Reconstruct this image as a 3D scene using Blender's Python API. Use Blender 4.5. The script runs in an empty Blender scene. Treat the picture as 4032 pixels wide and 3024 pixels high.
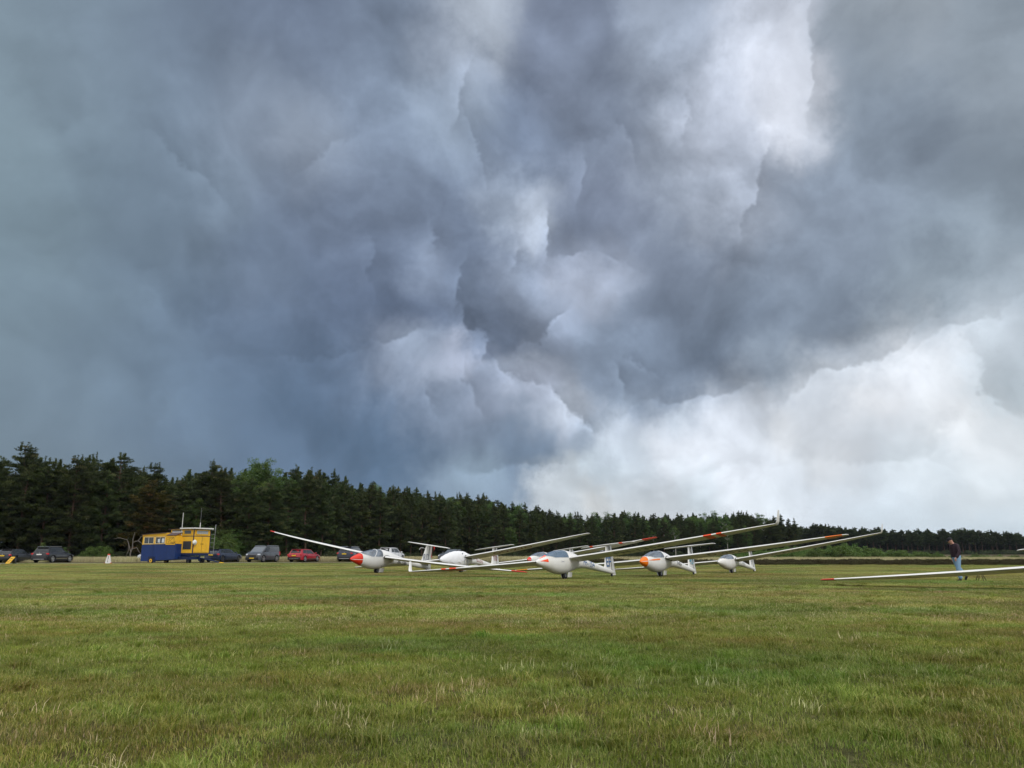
import bpy, bmesh, math, random
import numpy as np
from mathutils import Vector, Matrix, Euler, noise as mnoise

random.seed(7)
rng = np.random.default_rng(7)
R = math.radians
scene = bpy.context.scene
COL = scene.collection

# ------------------------------------------------------------------ camera
CAM_H, PITCH, FPX = 1.088, R(12.517), 3000.0
cam_data = bpy.data.cameras.new('camera')
cam = bpy.data.objects.new('camera', cam_data)
COL.objects.link(cam)
cam.location = (0, 0, CAM_H)
cam.rotation_euler = (R(90) + PITCH, 0, 0)
cam_data.sensor_fit = 'HORIZONTAL'
cam_data.sensor_width = 36
cam_data.lens = 36 * FPX / 4032
cam_data.clip_start = 0.1
cam_data.clip_end = 3000
scene.camera = cam

CP, SP = math.cos(PITCH), math.sin(PITCH)


def ray(px, py):
    """direction of a point of the 4032x3024 photograph, y component 1"""
    a, b = (px - 2016) / FPX, (1512 - py) / FPX
    d = Vector((a, CP - b * SP, SP + b * CP))
    return d


def at(px, Y, py=None):
    """world x (and z) of the picture point at ground distance Y"""
    if py is None:
        py = 2178 + CAM_H * 3071 / Y
    d = ray(px, py)
    t = Y / d.y
    return Vector((d.x * t, Y, CAM_H + d.z * t))


# ------------------------------------------------------------------ render settings
scene.view_settings.view_transform = 'Standard'
scene.view_settings.look = 'None'
scene.view_settings.exposure = 0
scene.view_settings.gamma = 1
scene.view_settings.use_curve_mapping = False
scene.render.engine = 'CYCLES'
scene.cycles.max_bounces = 6
scene.cycles.diffuse_bounces = 3
scene.cycles.glossy_bounces = 3
scene.cycles.transparent_max_bounces = 12
scene.cycles.use_denoising = True
scene.cycles.denoising_input_passes = 'RGB_ALBEDO_NORMAL'
scene.cycles.denoising_prefilter = 'ACCURATE'
scene.cycles.use_adaptive_sampling = True
scene.cycles.adaptive_threshold = 0.02
scene.cycles.adaptive_min_samples = 8

SUN_EL, SUN_AZ = R(48), R(148)     # azimuth measured clockwise from the view direction (+Y)


# ------------------------------------------------------------------ node helper
def lin(c):
    c = c / 255.0
    return c / 12.92 if c <= 0.04045 else ((c + 0.055) / 1.055) ** 2.4


def rgb(r, g, b):
    return (lin(r), lin(g), lin(b), 1)


class NT:
    """small helper that writes shader node graphs"""

    def __init__(self, tree):
        self.t = tree
        self.n = tree.nodes
        self.l = tree.links

    def put(self, sock, v):
        if isinstance(v, bpy.types.NodeSocket):
            self.l.new(v, sock)
        elif v is not None:
            if hasattr(sock.default_value, '__len__') and not hasattr(v, '__len__'):
                sock.default_value = [v] * len(sock.default_value)
            else:
                sock.default_value = v

    def m(self, op, a, b=None, c=None, clamp=False):
        n = self.n.new('ShaderNodeMath')
        n.operation = op
        n.use_clamp = clamp
        self.put(n.inputs[0], a)
        if b is not None: self.put(n.inputs[1], b)
        if c is not None: self.put(n.inputs[2], c)
        return n.outputs[0]

    def v(self, op, a, b=None, scale=None):
        n = self.n.new('ShaderNodeVectorMath')
        n.operation = op
        self.put(n.inputs[0], a)
        if b is not None: self.put(n.inputs[1], b)
        if scale is not None: self.put(n.inputs['Scale'], scale)
        return n.outputs['Value'] if op in ('DISTANCE', 'LENGTH', 'DOT_PRODUCT') else n.outputs['Vector']

    def noise(self, vec, scale=1, detail=4, rough=0.5, dist=0, color=False, lac=2.0):
        n = self.n.new('ShaderNodeTexNoise')
        self.put(n.inputs['Vector'], vec)
        n.inputs['Scale'].default_value = scale
        n.inputs['Detail'].default_value = detail
        n.inputs['Roughness'].default_value = rough
        n.inputs['Lacunarity'].default_value = lac
        n.inputs['Distortion'].default_value = dist
        return n.outputs['Color' if color else 'Fac']

    def rng(self, x, a, b, c=0, d=1, smooth=True):
        n = self.n.new('ShaderNodeMapRange')
        n.interpolation_type = 'SMOOTHSTEP' if smooth else 'LINEAR'
        self.put(n.inputs[0], x)
        for i, q in zip((1, 2, 3, 4), (a, b, c, d)):
            n.inputs[i].default_value = q
        return n.outputs[0]

    def mix(self, f, a, b, mode='MIX'):
        n = self.n.new('ShaderNodeMix')
        n.data_type = 'RGBA'
        n.blend_type = mode
        self.put(n.inputs[0], f)
        self.put(n.inputs[6], a)
        self.put(n.inputs[7], b)
        return n.outputs[2]

    def comb(self, x, y, z=0):
        n = self.n.new('ShaderNodeCombineXYZ')
        self.put(n.inputs[0], x); self.put(n.inputs[1], y); self.put(n.inputs[2], z)
        return n.outputs[0]

    def sep(self, v):
        n = self.n.new('ShaderNodeSeparateXYZ')
        self.put(n.inputs[0], v)
        return n.outputs

    def ramp(self, fac, stops):
        n = self.n.new('ShaderNodeValToRGB')
        self.put(n.inputs[0], fac)
        e = n.color_ramp.elements
        while len(e) < len(stops): e.new(0.5)
        for i, (p, c) in enumerate(stops):
            e[i].position = p
            e[i].color = c
        return n.outputs[0]


# ------------------------------------------------------------------ world: storm clouds
world = bpy.data.worlds.new('World')
scene.world = world
world.use_nodes = True
world.node_tree.nodes.clear()
W = NT(world.node_tree)


def sky_uv(x, y):
    """picture point (in the 2212 px wide view) -> azimuth, elevation in tens of degrees"""
    d = ray(x * 4032 / 2212, y * 4032 / 2212)
    d.normalize()
    return math.degrees(math.atan2(d.x, d.y)) / 10, math.degrees(math.asin(d.z)) / 10


def build_sky():
    tc = W.n.new('ShaderNodeTexCoord')
    D = W.v('NORMALIZE', tc.outputs['Generated'])
    dx, dy, dz = W.sep(D)
    az = W.m('MULTIPLY', W.m('ARCTAN2', dx, dy), 180 / math.pi / 10)
    el = W.m('MULTIPLY', W.m('ARCSINE', dz), 180 / math.pi / 10)
    # noise space: seamless direction vector, squeezed upwards towards the horizon like layers seen from below
    squeeze = W.rng(el, 0.0, 3.0, 1.0, 1.0)
    NP = W.v('SCALE', D, scale=5.73)
    NPh = W.v('MULTIPLY', NP, (1, 1, 2.4))
    # domain warp, coarse + fine
    w1 = W.v('SUBTRACT', W.noise(NP, 0.75, 2, 0.5, color=True), (.5, .5, .5))
    w2 = W.v('SUBTRACT', W.noise(NP, 2.6, 5, 0.62, color=True), (.5, .5, .5))
    P0 = W.comb(az, el, 0)
    off = W.v('ADD', W.v('SCALE', w1, scale=0.42), W.v('SCALE', w2, scale=0.50))
    ox, oy, oz = W.sep(off)
    P = W.v('ADD', P0, W.comb(ox, oy, 0))
    pts = [
        # x, y, radius, r, g, b   (picture of 2212 px)
        (60, 500, 300, 122, 140, 150), (60, 820, 260, 118, 134, 148), (100, 120, 230, 128, 144, 158),
        (330, 140, 200, 116, 130, 150), (330, 420, 170, 112, 128, 148), (600, 90, 240, 112, 124, 146),
        (570, 250, 110, 138, 150, 168), (690, 300, 80, 150, 160, 176), (460, 400, 120, 126, 140, 158),
        (700, 430, 170, 114, 126, 148), (300, 680, 240, 100, 116, 138), (560, 640, 180, 98, 112, 136),
        (560, 560, 70, 112, 126, 148), (840, 620, 160, 92, 105, 130), (880, 480, 120, 118, 130, 152),
        (830, 230, 170, 126, 139, 160), (1000, 120, 80, 158, 168, 186), (1060, 40, 60, 186, 196, 210),
        (980, 230, 90, 142, 155, 174), (1100, 300, 90, 108, 120, 142), (1210, 90, 120, 124, 134, 156),
        (1280, 230, 110, 130, 141, 162), (1430, 60, 120, 150, 160, 178), (1540, 240, 90, 190, 198, 214),
        (1620, 100, 110, 192, 199, 213), (1695, 150, 75, 212, 217, 228), (1730, 250, 60, 214, 219, 230),
        (1460, 330, 120, 158, 168, 186), (1600, 420, 90, 166, 174, 190), (1880, 160, 120, 132, 143, 158), (1600, 880, 50, 214, 220, 230), (1700, 940, 40, 236, 240, 245), (1900, 870, 45, 240, 243, 248), (1980, 990, 50, 216, 226, 234), (1500, 1050, 50, 196, 210, 220), (1650, 1090, 60, 216, 224, 232), (1800, 1010, 45, 234, 238, 243), (1290, 1080, 35, 214, 217, 219), (1450, 900, 40, 178, 190, 204), (2100, 1040, 50, 224, 232, 238),
        (2020, 300, 150, 124, 135, 151), (2170, 180, 90, 152, 162, 174), (2180, 340, 110, 134, 145, 158),
        (1740, 450, 120, 134, 145, 163), (1900, 520, 160, 130, 141, 158), (2120, 520, 110, 140, 153, 167),
        (1950, 20, 110, 150, 158, 168), (2150, 20, 90, 132, 142, 154),
        (1160, 480, 60, 186, 197, 214), (1090, 420, 70, 150, 162, 182), (1260, 520, 80, 115, 126, 148),
        (1320, 430, 90, 128, 138, 160), (1020, 640, 70, 114, 126, 148), (920, 560, 50, 138, 150, 172),
        (1120, 600, 60, 134, 145, 166), (1080, 700, 50, 112, 124, 147), (1290, 600, 80, 168, 176, 194),
        (1440, 590, 110, 132, 143, 164), (1200, 700, 60, 136, 147, 168), (1400, 710, 110, 120, 133, 154),
        (1620, 660, 140, 124, 136, 155), (1800, 690, 110, 124, 136, 154), (1560, 790, 90, 108, 122, 144),
        (1300, 790, 70, 128, 141, 162), (960, 780, 45, 166, 176, 196), (860, 760, 70, 150, 160, 180),
        (760, 800, 100, 104, 120, 145), (960, 850, 90, 138, 150, 172), (1150, 870, 80, 158, 167, 184),
        (1230, 900, 50, 178, 186, 200), (1050, 940, 90, 124, 138, 160), (1350, 890, 70, 134, 147, 167),
        (600, 900, 200, 90, 110, 137), (850, 960, 150, 84, 105, 132), (1130, 975, 70, 110, 130, 156), (1010, 1035, 45, 148, 168, 188), (1180, 1045, 45, 196, 204, 212), (1250, 935, 35, 150, 165, 186), (1330, 955, 40, 196, 205, 218), (1050, 860, 50, 150, 160, 182), (1140, 850, 40, 170, 178, 198), (1000, 760, 40, 172, 180, 200), (900, 745, 40, 152, 165, 186),
        (350, 880, 180, 106, 124, 146), (60, 1000, 160, 112, 128, 144), (980, 1060, 70, 140, 158, 180),
        (2000, 640, 90, 150, 164, 178), (2170, 620, 90, 178, 190, 202), (2190, 740, 70, 206, 216, 226),
        (1820, 800, 60, 214, 222, 232), (2010, 790, 100, 232, 237, 244), (1620, 880, 90, 206, 214, 225),
        (1850, 920, 130, 226, 232, 240), (2070, 900, 60, 238, 242, 246), (2200, 830, 70, 184, 198, 208),
        (1440, 950, 80, 216, 222, 232), (1340, 1000, 70, 188, 202, 214), (1600, 1010, 140, 220, 226, 235),
        (1220, 1060, 60, 198, 207, 215), (1400, 1090, 90, 204, 211, 218), (1750, 1070, 120, 208, 218, 229),
        (2000, 1080, 120, 206, 219, 230), (2170, 980, 110, 228, 233, 238), (2180, 1120, 100, 196, 212, 224),
        (1420, 820, 60, 122, 135, 156), (1700, 770, 60, 150, 163, 180),
    ]
    S = None
    Wt = None

    def addw(center, sigma, col, strength=1.0):
        nonlocal S, Wt
        d = W.v('DISTANCE', P, center)
        q = W.m('MULTIPLY', d, 1 / sigma)
        q2 = W.m('MULTIPLY', q, q)
        w = W.m('POWER', 0.3679, q2)
        if strength != 1: w = W.m('MULTIPLY', w, strength)
        c = W.v('SCALE', col[:3], scale=w)
        S = c if S is None else W.v('ADD', S, c)
        Wt = w if Wt is None else W.m('ADD', Wt, w)

    for x, y, s, r, g, b in pts:
        u, v = sky_uv(x, y)
        sig = s / 285 * 0.9
        c = rgb(r, g, b)
        k = max(0.0, min(1.0, (205 - (r + g + b) / 3) / 70))
        c = (c[0] * (1 + .07 * k), c[1] * (1 + .09 * k), c[2] * (1 + .07 * k))
        addw((u, v, 0), sig, c, (150.0 / (s + 60)))
    # the rest of the vault: storm in front, a lighter overcast behind the photographer
    wb = 0.0009
    behind = W.rng(dy, -0.35, 0.75, 1, 0)
    high = W.rng(dz, 0.55, 0.95, 0, 1)
    bf = W.m('MAXIMUM', behind, W.m('MULTIPLY', high, 0.75))
    cie = W.m('MULTIPLY', W.m('ADD', 0.42, W.m('MULTIPLY', W.m('MAXIMUM', dz, 0.0), 0.9)), SKY_BACK)
    back = W.mix(bf, rgb(150, 162, 178), W.comb(cie, cie, W.m('MULTIPLY', cie, 1.03)))
    S = W.v('ADD', S, W.v('SCALE', back, scale=wb))
    Wt = W.m('ADD', Wt, wb)
    C = W.v('DIVIDE', S, W.comb(Wt, Wt, Wt))

    # --- crisp lit edges: bright rim on one side, dark body on the other
    wf = W.v('SUBTRACT', W.noise(NP, 2.2, 6, 0.64, color=True), (.5, .5, .5))
    fx, fy, fz = W.sep(wf)
    PE = W.v('ADD', P0, W.v('SCALE', W.comb(fx, fy, 0), scale=0.5))
    edges = [
        # x, y of the middle, angle of the normal towards the dark side (deg, 0 = right, 90 = up), half length px, bright, dark, reach px
        (995, 210, -20, 75, 0.20, 0.20, 55), (1030, 330, 20, 90, 0.16, 0.18, 45),
        (1183, 499, 0, 42, 0.45, 0.42, 55), (1235, 548, 80, 40, 0.22, 0.25, 40), (1107, 574, -8, 32, 0.16, 0.22, 40),
        (936, 511, 10, 42, 0.22, 0.20, 45), (986, 622, -4, 62, 0.32, 0.34, 50), (1002, 697, 18, 34, 0.36, 0.30, 40),
        (1024, 718, 88, 24, 0.35, 0.30, 36), (1045, 753, 20, 36, 0.32, 0.28, 38), (1178, 703, 132, 70, 0.32, 0.34, 50),
        (1090, 790, 45, 50, 0.26, 0.22, 36), (1140, 818, 68, 50, 0.24, 0.22, 36), (1205, 845, 40, 30, 0.3, 0.25, 34),
        (1240, 886, 42, 42, 0.38, 0.32, 42), (1268, 920, 20, 24, 0.35, 0.3, 36), (1020, 840, 14, 66, 0.20, 0.26, 42),
        (850, 726, 95, 62, 0.22, 0.26, 50), (932, 860, 25, 26, 0.26, 0.18, 30), (1110, 1008, 90, 130, 0.16, 0.20, 45),
        (1333, 822, 12, 34, 0.28, 0.26, 40), (1376, 802, 50, 36, 0.2, 0.24, 40), (1750, 130, -5, 120, 0.08, 0.26, 70),
        (1630, 400, -20, 110, 0.20, 0.26, 60), (800, 560, 10, 70, 0.10, 0.16, 60), (700, 320, 130, 80, 0.12, 0.12, 60),
        (400, 360, 60, 110, 0.10, 0.16, 60), (700, 760, 100, 120, 0.10, 0.12, 60),
        (1500, 862, 100, 150, 0.16, 0.24, 60), (1840, 782, 112, 160, 0.18, 0.22, 70), (2090, 700, 110, 120, 0.12, 0.12, 70),
        (1480, 250, -10, 60, 0.14, 0.16, 40), (1350, 290, 20, 60, 0.14, 0.14, 40), (1262, 390, 0, 60, 0.18, 0.18, 45),
        (2140, 830, 30, 90, 0.08, 0.22, 50), (1560, 1015, 95, 140, 0.04, 0.10, 40), (1900, 1000, 85, 140, 0.05, 0.10, 40),
        (1330, 560, 60, 50, 0.2, 0.1, 40),
    ]
    E = None
    for x, y, ang, hl, br, dk, reach in edges:
        u, v = sky_uv(x, y)
        nx, ny = math.cos(R(ang)), math.sin(R(ang))
        q = W.v('SUBTRACT', PE, (u, v, 0))
        s = W.v('DOT_PRODUCT', q, (nx, ny, 0))
        t = W.v('DOT_PRODUCT', q, (-ny * 285 / hl / 0.9, nx * 285 / hl / 0.9, 0))
        win = W.m('POWER', 0.3679, W.m('MULTIPLY', t, t))
        r0 = reach / 285
        step = W.rng(s, -0.022, 0.022, -br, dk)
        fall = W.m('POWER', 0.3679, W.m('MULTIPLY', W.m('ABSOLUTE', s), 1 / r0))
        e = W.m('MULTIPLY', W.m('MULTIPLY', step, fall), win)
        E = e if E is None else W.m('ADD', E, e)
    # --- billow relief: noise lit from the upper right
    front = W.rng(dy, -0.2, 0.5, 0.55, 1)
    ctr = W.v('DISTANCE', P, (0.6, 1.9, 0))
    amp = W.rng(ctr, 1.0, 4.2, 1.0, 0.42)
    low = W.rng(el, 0.2, 1.6, 0.72, 1.0)
    flat = W.rng(el, 0.0, 1.2, 1.0, 0.0)
    NPf = W.v('MULTIPLY', NP, W.comb(1, 1, W.m('ADD', 1.15, W.m('MULTIPLY', flat, 1.1))))
    wob = W.v('ADD', W.v('SCALE', w1, scale=1.3), W.v('SCALE', w2, scale=0.55))
    Q = W.v('ADD', NPf, wob)

    def puff(vec):
        n = W.n.new('ShaderNodeTexVoronoi')
        n.feature = 'F1'
        n.inputs['Scale'].default_value = 0.85
        n.inputs['Detail'].default_value = 1.0
        n.inputs['Roughness'].default_value = 0.5
        W.put(n.inputs['Vector'], vec)
        return n.outputs['Distance']

    pA = W.m('SUBTRACT', puff(W.v('ADD', Q, (0.10, 0.0, 0.16))), puff(Q))
    nA = W.noise(W.v('ADD', NPf, W.v('SCALE', w1, scale=1.2)), 1.0, 7, 0.56)
    nA2 = W.noise(W.v('ADD', W.v('ADD', NPf, (0.12, 0.0, 0.16)), W.v('SCALE', w1, scale=1.2)), 1.0, 7, 0.56)
    relief = W.m('ADD', W.m('SUBTRACT', nA, nA2), W.m('MULTIPLY', pA, PUFF))
    nB = W.m('SUBTRACT', W.noise(NPf, 0.6, 3, 0.55), 0.5)
    nC = W.m('SUBTRACT', W.noise(NP, 2.6, 8, 0.64), 0.5)
    det = W.m('ADD', W.m('MULTIPLY', relief, 1.1), W.m('ADD', W.m('MULTIPLY', nB, 0.6), W.m('MULTIPLY', nC, 0.50)))
    det = W.m('MULTIPLY', W.m('MULTIPLY', W.m('MULTIPLY', det, amp), low), front)
    tot = W.m('SUBTRACT', W.m('MULTIPLY', det, 0.92), W.m('MULTIPLY', E, 0.95))
    gain = W.m('POWER', 2.718, W.m('MULTIPLY', tot, 1.10))
    C = W.v('SCALE', C, scale=gain)
    # soft shoulder so that bright rims do not clip
    C = W.v('MINIMUM', C, (1.05, 1.05, 1.08))
    # below the horizon (never seen, behind the ground) keep a dim earth tone
    C = W.mix(W.rng(dz, -0.06, -0.01, 1, 0), C, (0.10, 0.11, 0.09, 1))

    sky = W.n.new('ShaderNodeTexSky')
    sky.sky_type = 'NISHITA'
    sky.sun_disc = False
    sky.sun_elevation = SUN_EL
    sky.sun_rotation = SUN_AZ
    b1 = W.n.new('ShaderNodeBackground')
    W.put(b1.inputs[0], sky.outputs[0]); b1.inputs[1].default_value = 0.1
    b2 = W.n.new('ShaderNodeBackground')
    W.put(b2.inputs[0], C); b2.inputs[1].default_value = 1.0
    mx = W.n.new('ShaderNodeMixShader')
    mx.inputs[0].default_value = 0.96
    W.l.new(b1.outputs[0], mx.inputs[1]); W.l.new(b2.outputs[0], mx.inputs[2])
    out = W.n.new('ShaderNodeOutputWorld')
    W.l.new(mx.outputs[0], out.inputs[0])


SKY_BACK = 1.35
PUFF = 0.9
build_sky()
world.cycles.sampling_method = 'MANUAL'
world.cycles.sample_map_resolution = 512

sun_data = bpy.data.lights.new('sun', 'SUN')
sun_data.energy = 1.5
sun_data.angle = R(20)
sun_data.color = (1.0, 0.975, 0.94)
sun = bpy.data.objects.new('sun', sun_data)
COL.objects.link(sun)
sdir = Vector((math.sin(SUN_AZ) * math.cos(SUN_EL), math.cos(SUN_AZ) * math.cos(SUN_EL), math.sin(SUN_EL)))
sun.rotation_euler = sdir.to_track_quat('Z', 'Y').to_euler()


# ================================================================== materials
MATS = {}


def pmat(name, base, rough=0.6, metal=0.0, spec=0.4, coat=0.0, var=0.0, vscale=3.0, dirt=None, bump=0.0, trans=0.0,
         ior=1.45, space='OBJ', dirt_amt=0.5):
    """procedural principled material; colour varied by noise"""
    if name in MATS: return MATS[name]
    m = bpy.data.materials.new(name)
    m.use_nodes = True
    N = NT(m.node_tree)
    b = N.n['Principled BSDF']
    g = N.n.new('ShaderNodeTexCoord').outputs['Object'] if space == 'OBJ' else N.n.new('ShaderNodeNewGeometry').outputs['Position']
    c = tuple(base[:3]) + (1,)
    if var or dirt:
        nz = N.noise(g, vscale, 5, 0.6)
        if dirt:
            c = N.mix(N.rng(nz, 0.45, 0.75, 0, dirt_amt), c, tuple(dirt[:3]) + (1,))
        if var:
            n2 = N.noise(g, vscale * 3.1, 4, 0.55)
            k = N.rng(n2, 0.25, 0.75, 1 - var, 1 + var, smooth=False)
            c = N.v('SCALE', c if isinstance(c, bpy.types.NodeSocket) else c[:3], scale=k)
    N.put(b.inputs['Base Color'], c)
    b.inputs['Roughness'].default_value = rough
    b.inputs['Metallic'].default_value = metal
    b.inputs['Specular IOR Level'].default_value = spec
    b.inputs['IOR'].default_value = ior
    b.inputs['Coat Weight'].default_value = coat
    if coat: b.inputs['Coat Roughness'].default_value = 0.06
    if bump:
        bn = N.n.new('ShaderNodeBump')
        bn.inputs['Strength'].default_value = bump
        bn.inputs['Distance'].default_value = 0.02
        N.put(bn.inputs['Height'], N.noise(g, vscale * 8, 4, 0.6))
        N.put(b.inputs['Normal'], bn.outputs[0])
    MATS[name] = m
    return m


def glass_mat(name, tint, opacity):
    """thin glazing: see-through share with a mirror coat"""
    if name in MATS: return MATS[name]
    m = bpy.data.materials.new(name)
    m.use_nodes = True
    N = NT(m.node_tree)
    N.n.clear()
    tr = N.n.new('ShaderNodeBsdfTransparent'); tr.inputs[0].default_value = tuple(tint) + (1,)
    gl = N.n.new('ShaderNodeBsdfGlossy'); gl.inputs['Roughness'].default_value = 0.04
    gl.inputs[0].default_value = (0.9, 0.95, 1, 1)
    df = N.n.new('ShaderNodeBsdfDiffuse'); df.inputs[0].default_value = tuple(x * 0.55 for x in tint) + (1,)
    lw = N.n.new('ShaderNodeFresnel'); lw.inputs['IOR'].default_value = 1.5
    m1 = N.n.new('ShaderNodeMixShader'); m1.inputs[0].default_value = opacity
    N.l.new(tr.outputs[0], m1.inputs[1]); N.l.new(df.outputs[0], m1.inputs[2])
    m2 = N.n.new('ShaderNodeMixShader')
    N.put(m2.inputs[0], N.m('ADD', N.m('MULTIPLY', lw.outputs[0], 1.2), 0.09, clamp=True))
    N.l.new(m1.outputs[0], m2.inputs[1]); N.l.new(gl.outputs[0], m2.inputs[2])
    o = N.n.new('ShaderNodeOutputMaterial')
    N.l.new(m2.outputs[0], o.inputs[0])
    MATS[name] = m
    return m


def leaf_mat(name, stops, patch=None, patch_scale=0.35, rough=0.55, trans=0.25, spec=0.25, patch2=None):
    """leaves and blades: the per-clump attribute 'tint' picks the colour, a world noise makes patches"""
    m = bpy.data.materials.new(name)
    m.use_nodes = True
    N = NT(m.node_tree)
    b = N.n['Principled BSDF']
    at_ = N.n.new('ShaderNodeAttribute'); at_.attribute_name = 'tint'
    oi = N.n.new('ShaderNodeObjectInfo')
    fac = at_.outputs['Fac']
    c = N.ramp(fac, [(p, tuple(q) + (1,)) for p, q in stops])
    pos = N.n.new('ShaderNodeNewGeometry').outputs['Position']
    if patch:
        c = N.mix(N.rng(N.noise(N.v('MULTIPLY', pos, (1, 1.6, 1)), patch_scale, 5, 0.62), 0.42, 0.62, 0, 0.85), c,
                  N.v('MULTIPLY', c, tuple(patch)))
    if patch2:
        c = N.mix(N.rng(N.noise(N.v('MULTIPLY', pos, (0.6, 1.6, 1)), patch_scale * 0.33, 4, 0.6), 0.46, 0.62, 0, 0.8), c,
                  N.v('MULTIPLY', c, tuple(patch2)))
        st = N.noise(N.v('MULTIPLY', pos, (0.13, 0.45, 1)), 1.0, 4, 0.62)
        c = N.v('MULTIPLY', c, N.mix(N.rng(st, 0.34, 0.66, 0, 1), (0.88, 0.82, 0.92, 1), (1.06, 1.10, 1.02, 1)))
    hsv = N.n.new('ShaderNodeHueSaturation')
    N.put(hsv.inputs['Hue'], N.rng(oi.outputs['Random'], 0, 1, 0.485, 0.515, smooth=False))
    N.put(hsv.inputs['Value'], N.rng(oi.outputs['Random'], 0, 1, 0.8, 1.2, smooth=False))
    N.put(hsv.inputs['Color'], c)
    N.put(b.inputs['Base Color'], hsv.outputs[0])
    b.inputs['Roughness'].default_value = rough
    b.inputs['Specular IOR Level'].default_value = spec
    if trans:
        tl = N.n.new('ShaderNodeBsdfTranslucent')
        N.put(tl.inputs[0], N.v('MULTIPLY', hsv.outputs[0], (1.1, 1.3, 0.6)))
        mx = N.n.new('ShaderNodeMixShader'); mx.inputs[0].default_value = trans
        N.l.new(b.outputs[0], mx.inputs[1]); N.l.new(tl.outputs[0], mx.inputs[2])
        N.l.new(mx.outputs[0], N.n['Material Output'].inputs[0])
    MATS[name] = m
    return m


# ================================================================== mesh helpers
def tag(o, label=None, cat=None, group=None, kind=None):
    if label: o['label'] = label
    if cat: o['category'] = cat
    if group: o['group'] = group
    if kind: o['kind'] = kind
    return o


def empty(name, loc=(0, 0, 0), rotz=0.0, label=None, cat=None, group=None):
    o = bpy.data.objects.new(name, None)
    o.empty_display_size = 0.3
    COL.objects.link(o)
    o.location = loc
    o.rotation_euler = (0, 0, rotz)
    return tag(o, label, cat, group)


class MB:
    """collects geometry, then links it as one mesh object"""

    def __init__(self):
        self.v, self.f, self.mi, self.tint = [], [], [], None

    def add(self, verts, faces, mi=0):
        o = len(self.v)
        self.v.extend([tuple(p) for p in verts])
        for f in faces:
            self.f.append([o + i for i in f]); self.mi.append(mi)
        return self

    def box(self, c, s, rot=None, mi=0, taper=(1, 1)):
        hx, hy, hz = s[0] / 2, s[1] / 2, s[2] / 2
        vs = []
        for z, tx, ty in ((-hz, 1, 1), (hz, taper[0], taper[1])):
            for x, y in ((-hx, -hy), (hx, -hy), (hx, hy), (-hx, hy)):
                p = Vector((x * tx, y * ty, z))
                if rot is not None: p = rot @ p
                vs.append(p + Vector(c))
        return self.add(vs, [(3, 2, 1, 0), (4, 5, 6, 7), (0, 1, 5, 4), (1, 2, 6, 5), (2, 3, 7, 6), (3, 0, 4, 7)], mi)

    def tube(self, pts, rad, n=8, mi=0, cap=True):
        pts = [Vector(p) for p in pts]
        if not hasattr(rad, '__len__'): rad = [rad] * len(pts)
        o = len(self.v)
        up = None
        for i, p in enumerate(pts):
            d = (pts[min(i + 1, len(pts) - 1)] - pts[max(i - 1, 0)]).normalized()
            a = d.orthogonal().normalized() if up is None else (up - d * up.dot(d)).normalized()
            up = a
            b = d.cross(a)
            for k in range(n):
                t = 2 * math.pi * k / n
                self.v.append(tuple(p + (a * math.cos(t) + b * math.sin(t)) * rad[i]))
        for i in range(len(pts) - 1):
            for k in range(n):
                k2 = (k + 1) % n
                self.f.append([o + i * n + k, o + i * n + k2, o + (i + 1) * n + k2, o + (i + 1) * n + k]); self.mi.append(mi)
        if cap:
            self.f.append([o + k for k in range(n)][::-1]); self.mi.append(mi)
            e = o + (len(pts) - 1) * n
            self.f.append([e + k for k in range(n)]); self.mi.append(mi)
        return self

    def loft(self, rings, closed=True, cap=(True, True), mi=0):
        o = len(self.v); n = len(rings[0])
        for r in rings: self.v.extend([tuple(p) for p in r])
        for i in range(len(rings) - 1):
            for k in range(n if closed else n - 1):
                k2 = (k + 1) % n
                self.f.append([o + i * n + k, o + i * n + k2, o + (i + 1) * n + k2, o + (i + 1) * n + k]); self.mi.append(mi)
        if cap[0]: self.f.append([o + k for k in range(n)][::-1]); self.mi.append(mi)
        if cap[1]: self.f.append([o + (len(rings) - 1) * n + k for k in range(n)]); self.mi.append(mi)
        return self

    def disc(self, c, axis, r, w, n=20, mi=0, r2=None):
        """cylinder of width w round an axis (0 x, 1 y, 2 z)"""
        c = Vector(c); r2 = r if r2 is None else r2
        rings = []
        for s, rr in ((-w / 2, r2), (-w / 2 * 0.7, r), (w / 2 * 0.7, r), (w / 2, r2)):
            ring = []
            for k in range(n):
                t = 2 * math.pi * k / n
                q = [0, 0, 0]
                q[axis] = s; q[(axis + 1) % 3] = math.cos(t) * rr; q[(axis + 2) % 3] = math.sin(t) * rr
                ring.append(c + Vector(q))
            rings.append(ring)
        return self.loft(rings, mi=mi)

    def build(self, name, mats, parent=None, smooth=False, bevel=0.0, auto=40):
        me = bpy.data.meshes.new(name)
        me.from_pydata(self.v, [], self.f)
        if not isinstance(mats, (list, tuple)): mats = [mats]
        for m in mats: me.materials.append(m)
        if len(mats) > 1: me.polygons.foreach_set('material_index', self.mi)
        bm = bmesh.new(); bm.from_mesh(me)
        bmesh.ops.recalc_face_normals(bm, faces=bm.faces)
        if bevel:
            es = [e for e in bm.edges if len(e.link_faces) == 2 and e.calc_face_angle(0) > R(35)]
            bmesh.ops.bevel(bm, geom=es, offset=bevel, segments=2, affect='EDGES', profile=0.7)
        bm.to_mesh(me); bm.free()
        if smooth:
            me.polygons.foreach_set('use_smooth', [True] * len(me.polygons))
            me.set_sharp_from_angle(angle=R(auto))
        o = bpy.data.objects.new(name, me)
        COL.objects.link(o)
        if parent is not None: o.parent = parent
        return o


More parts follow.
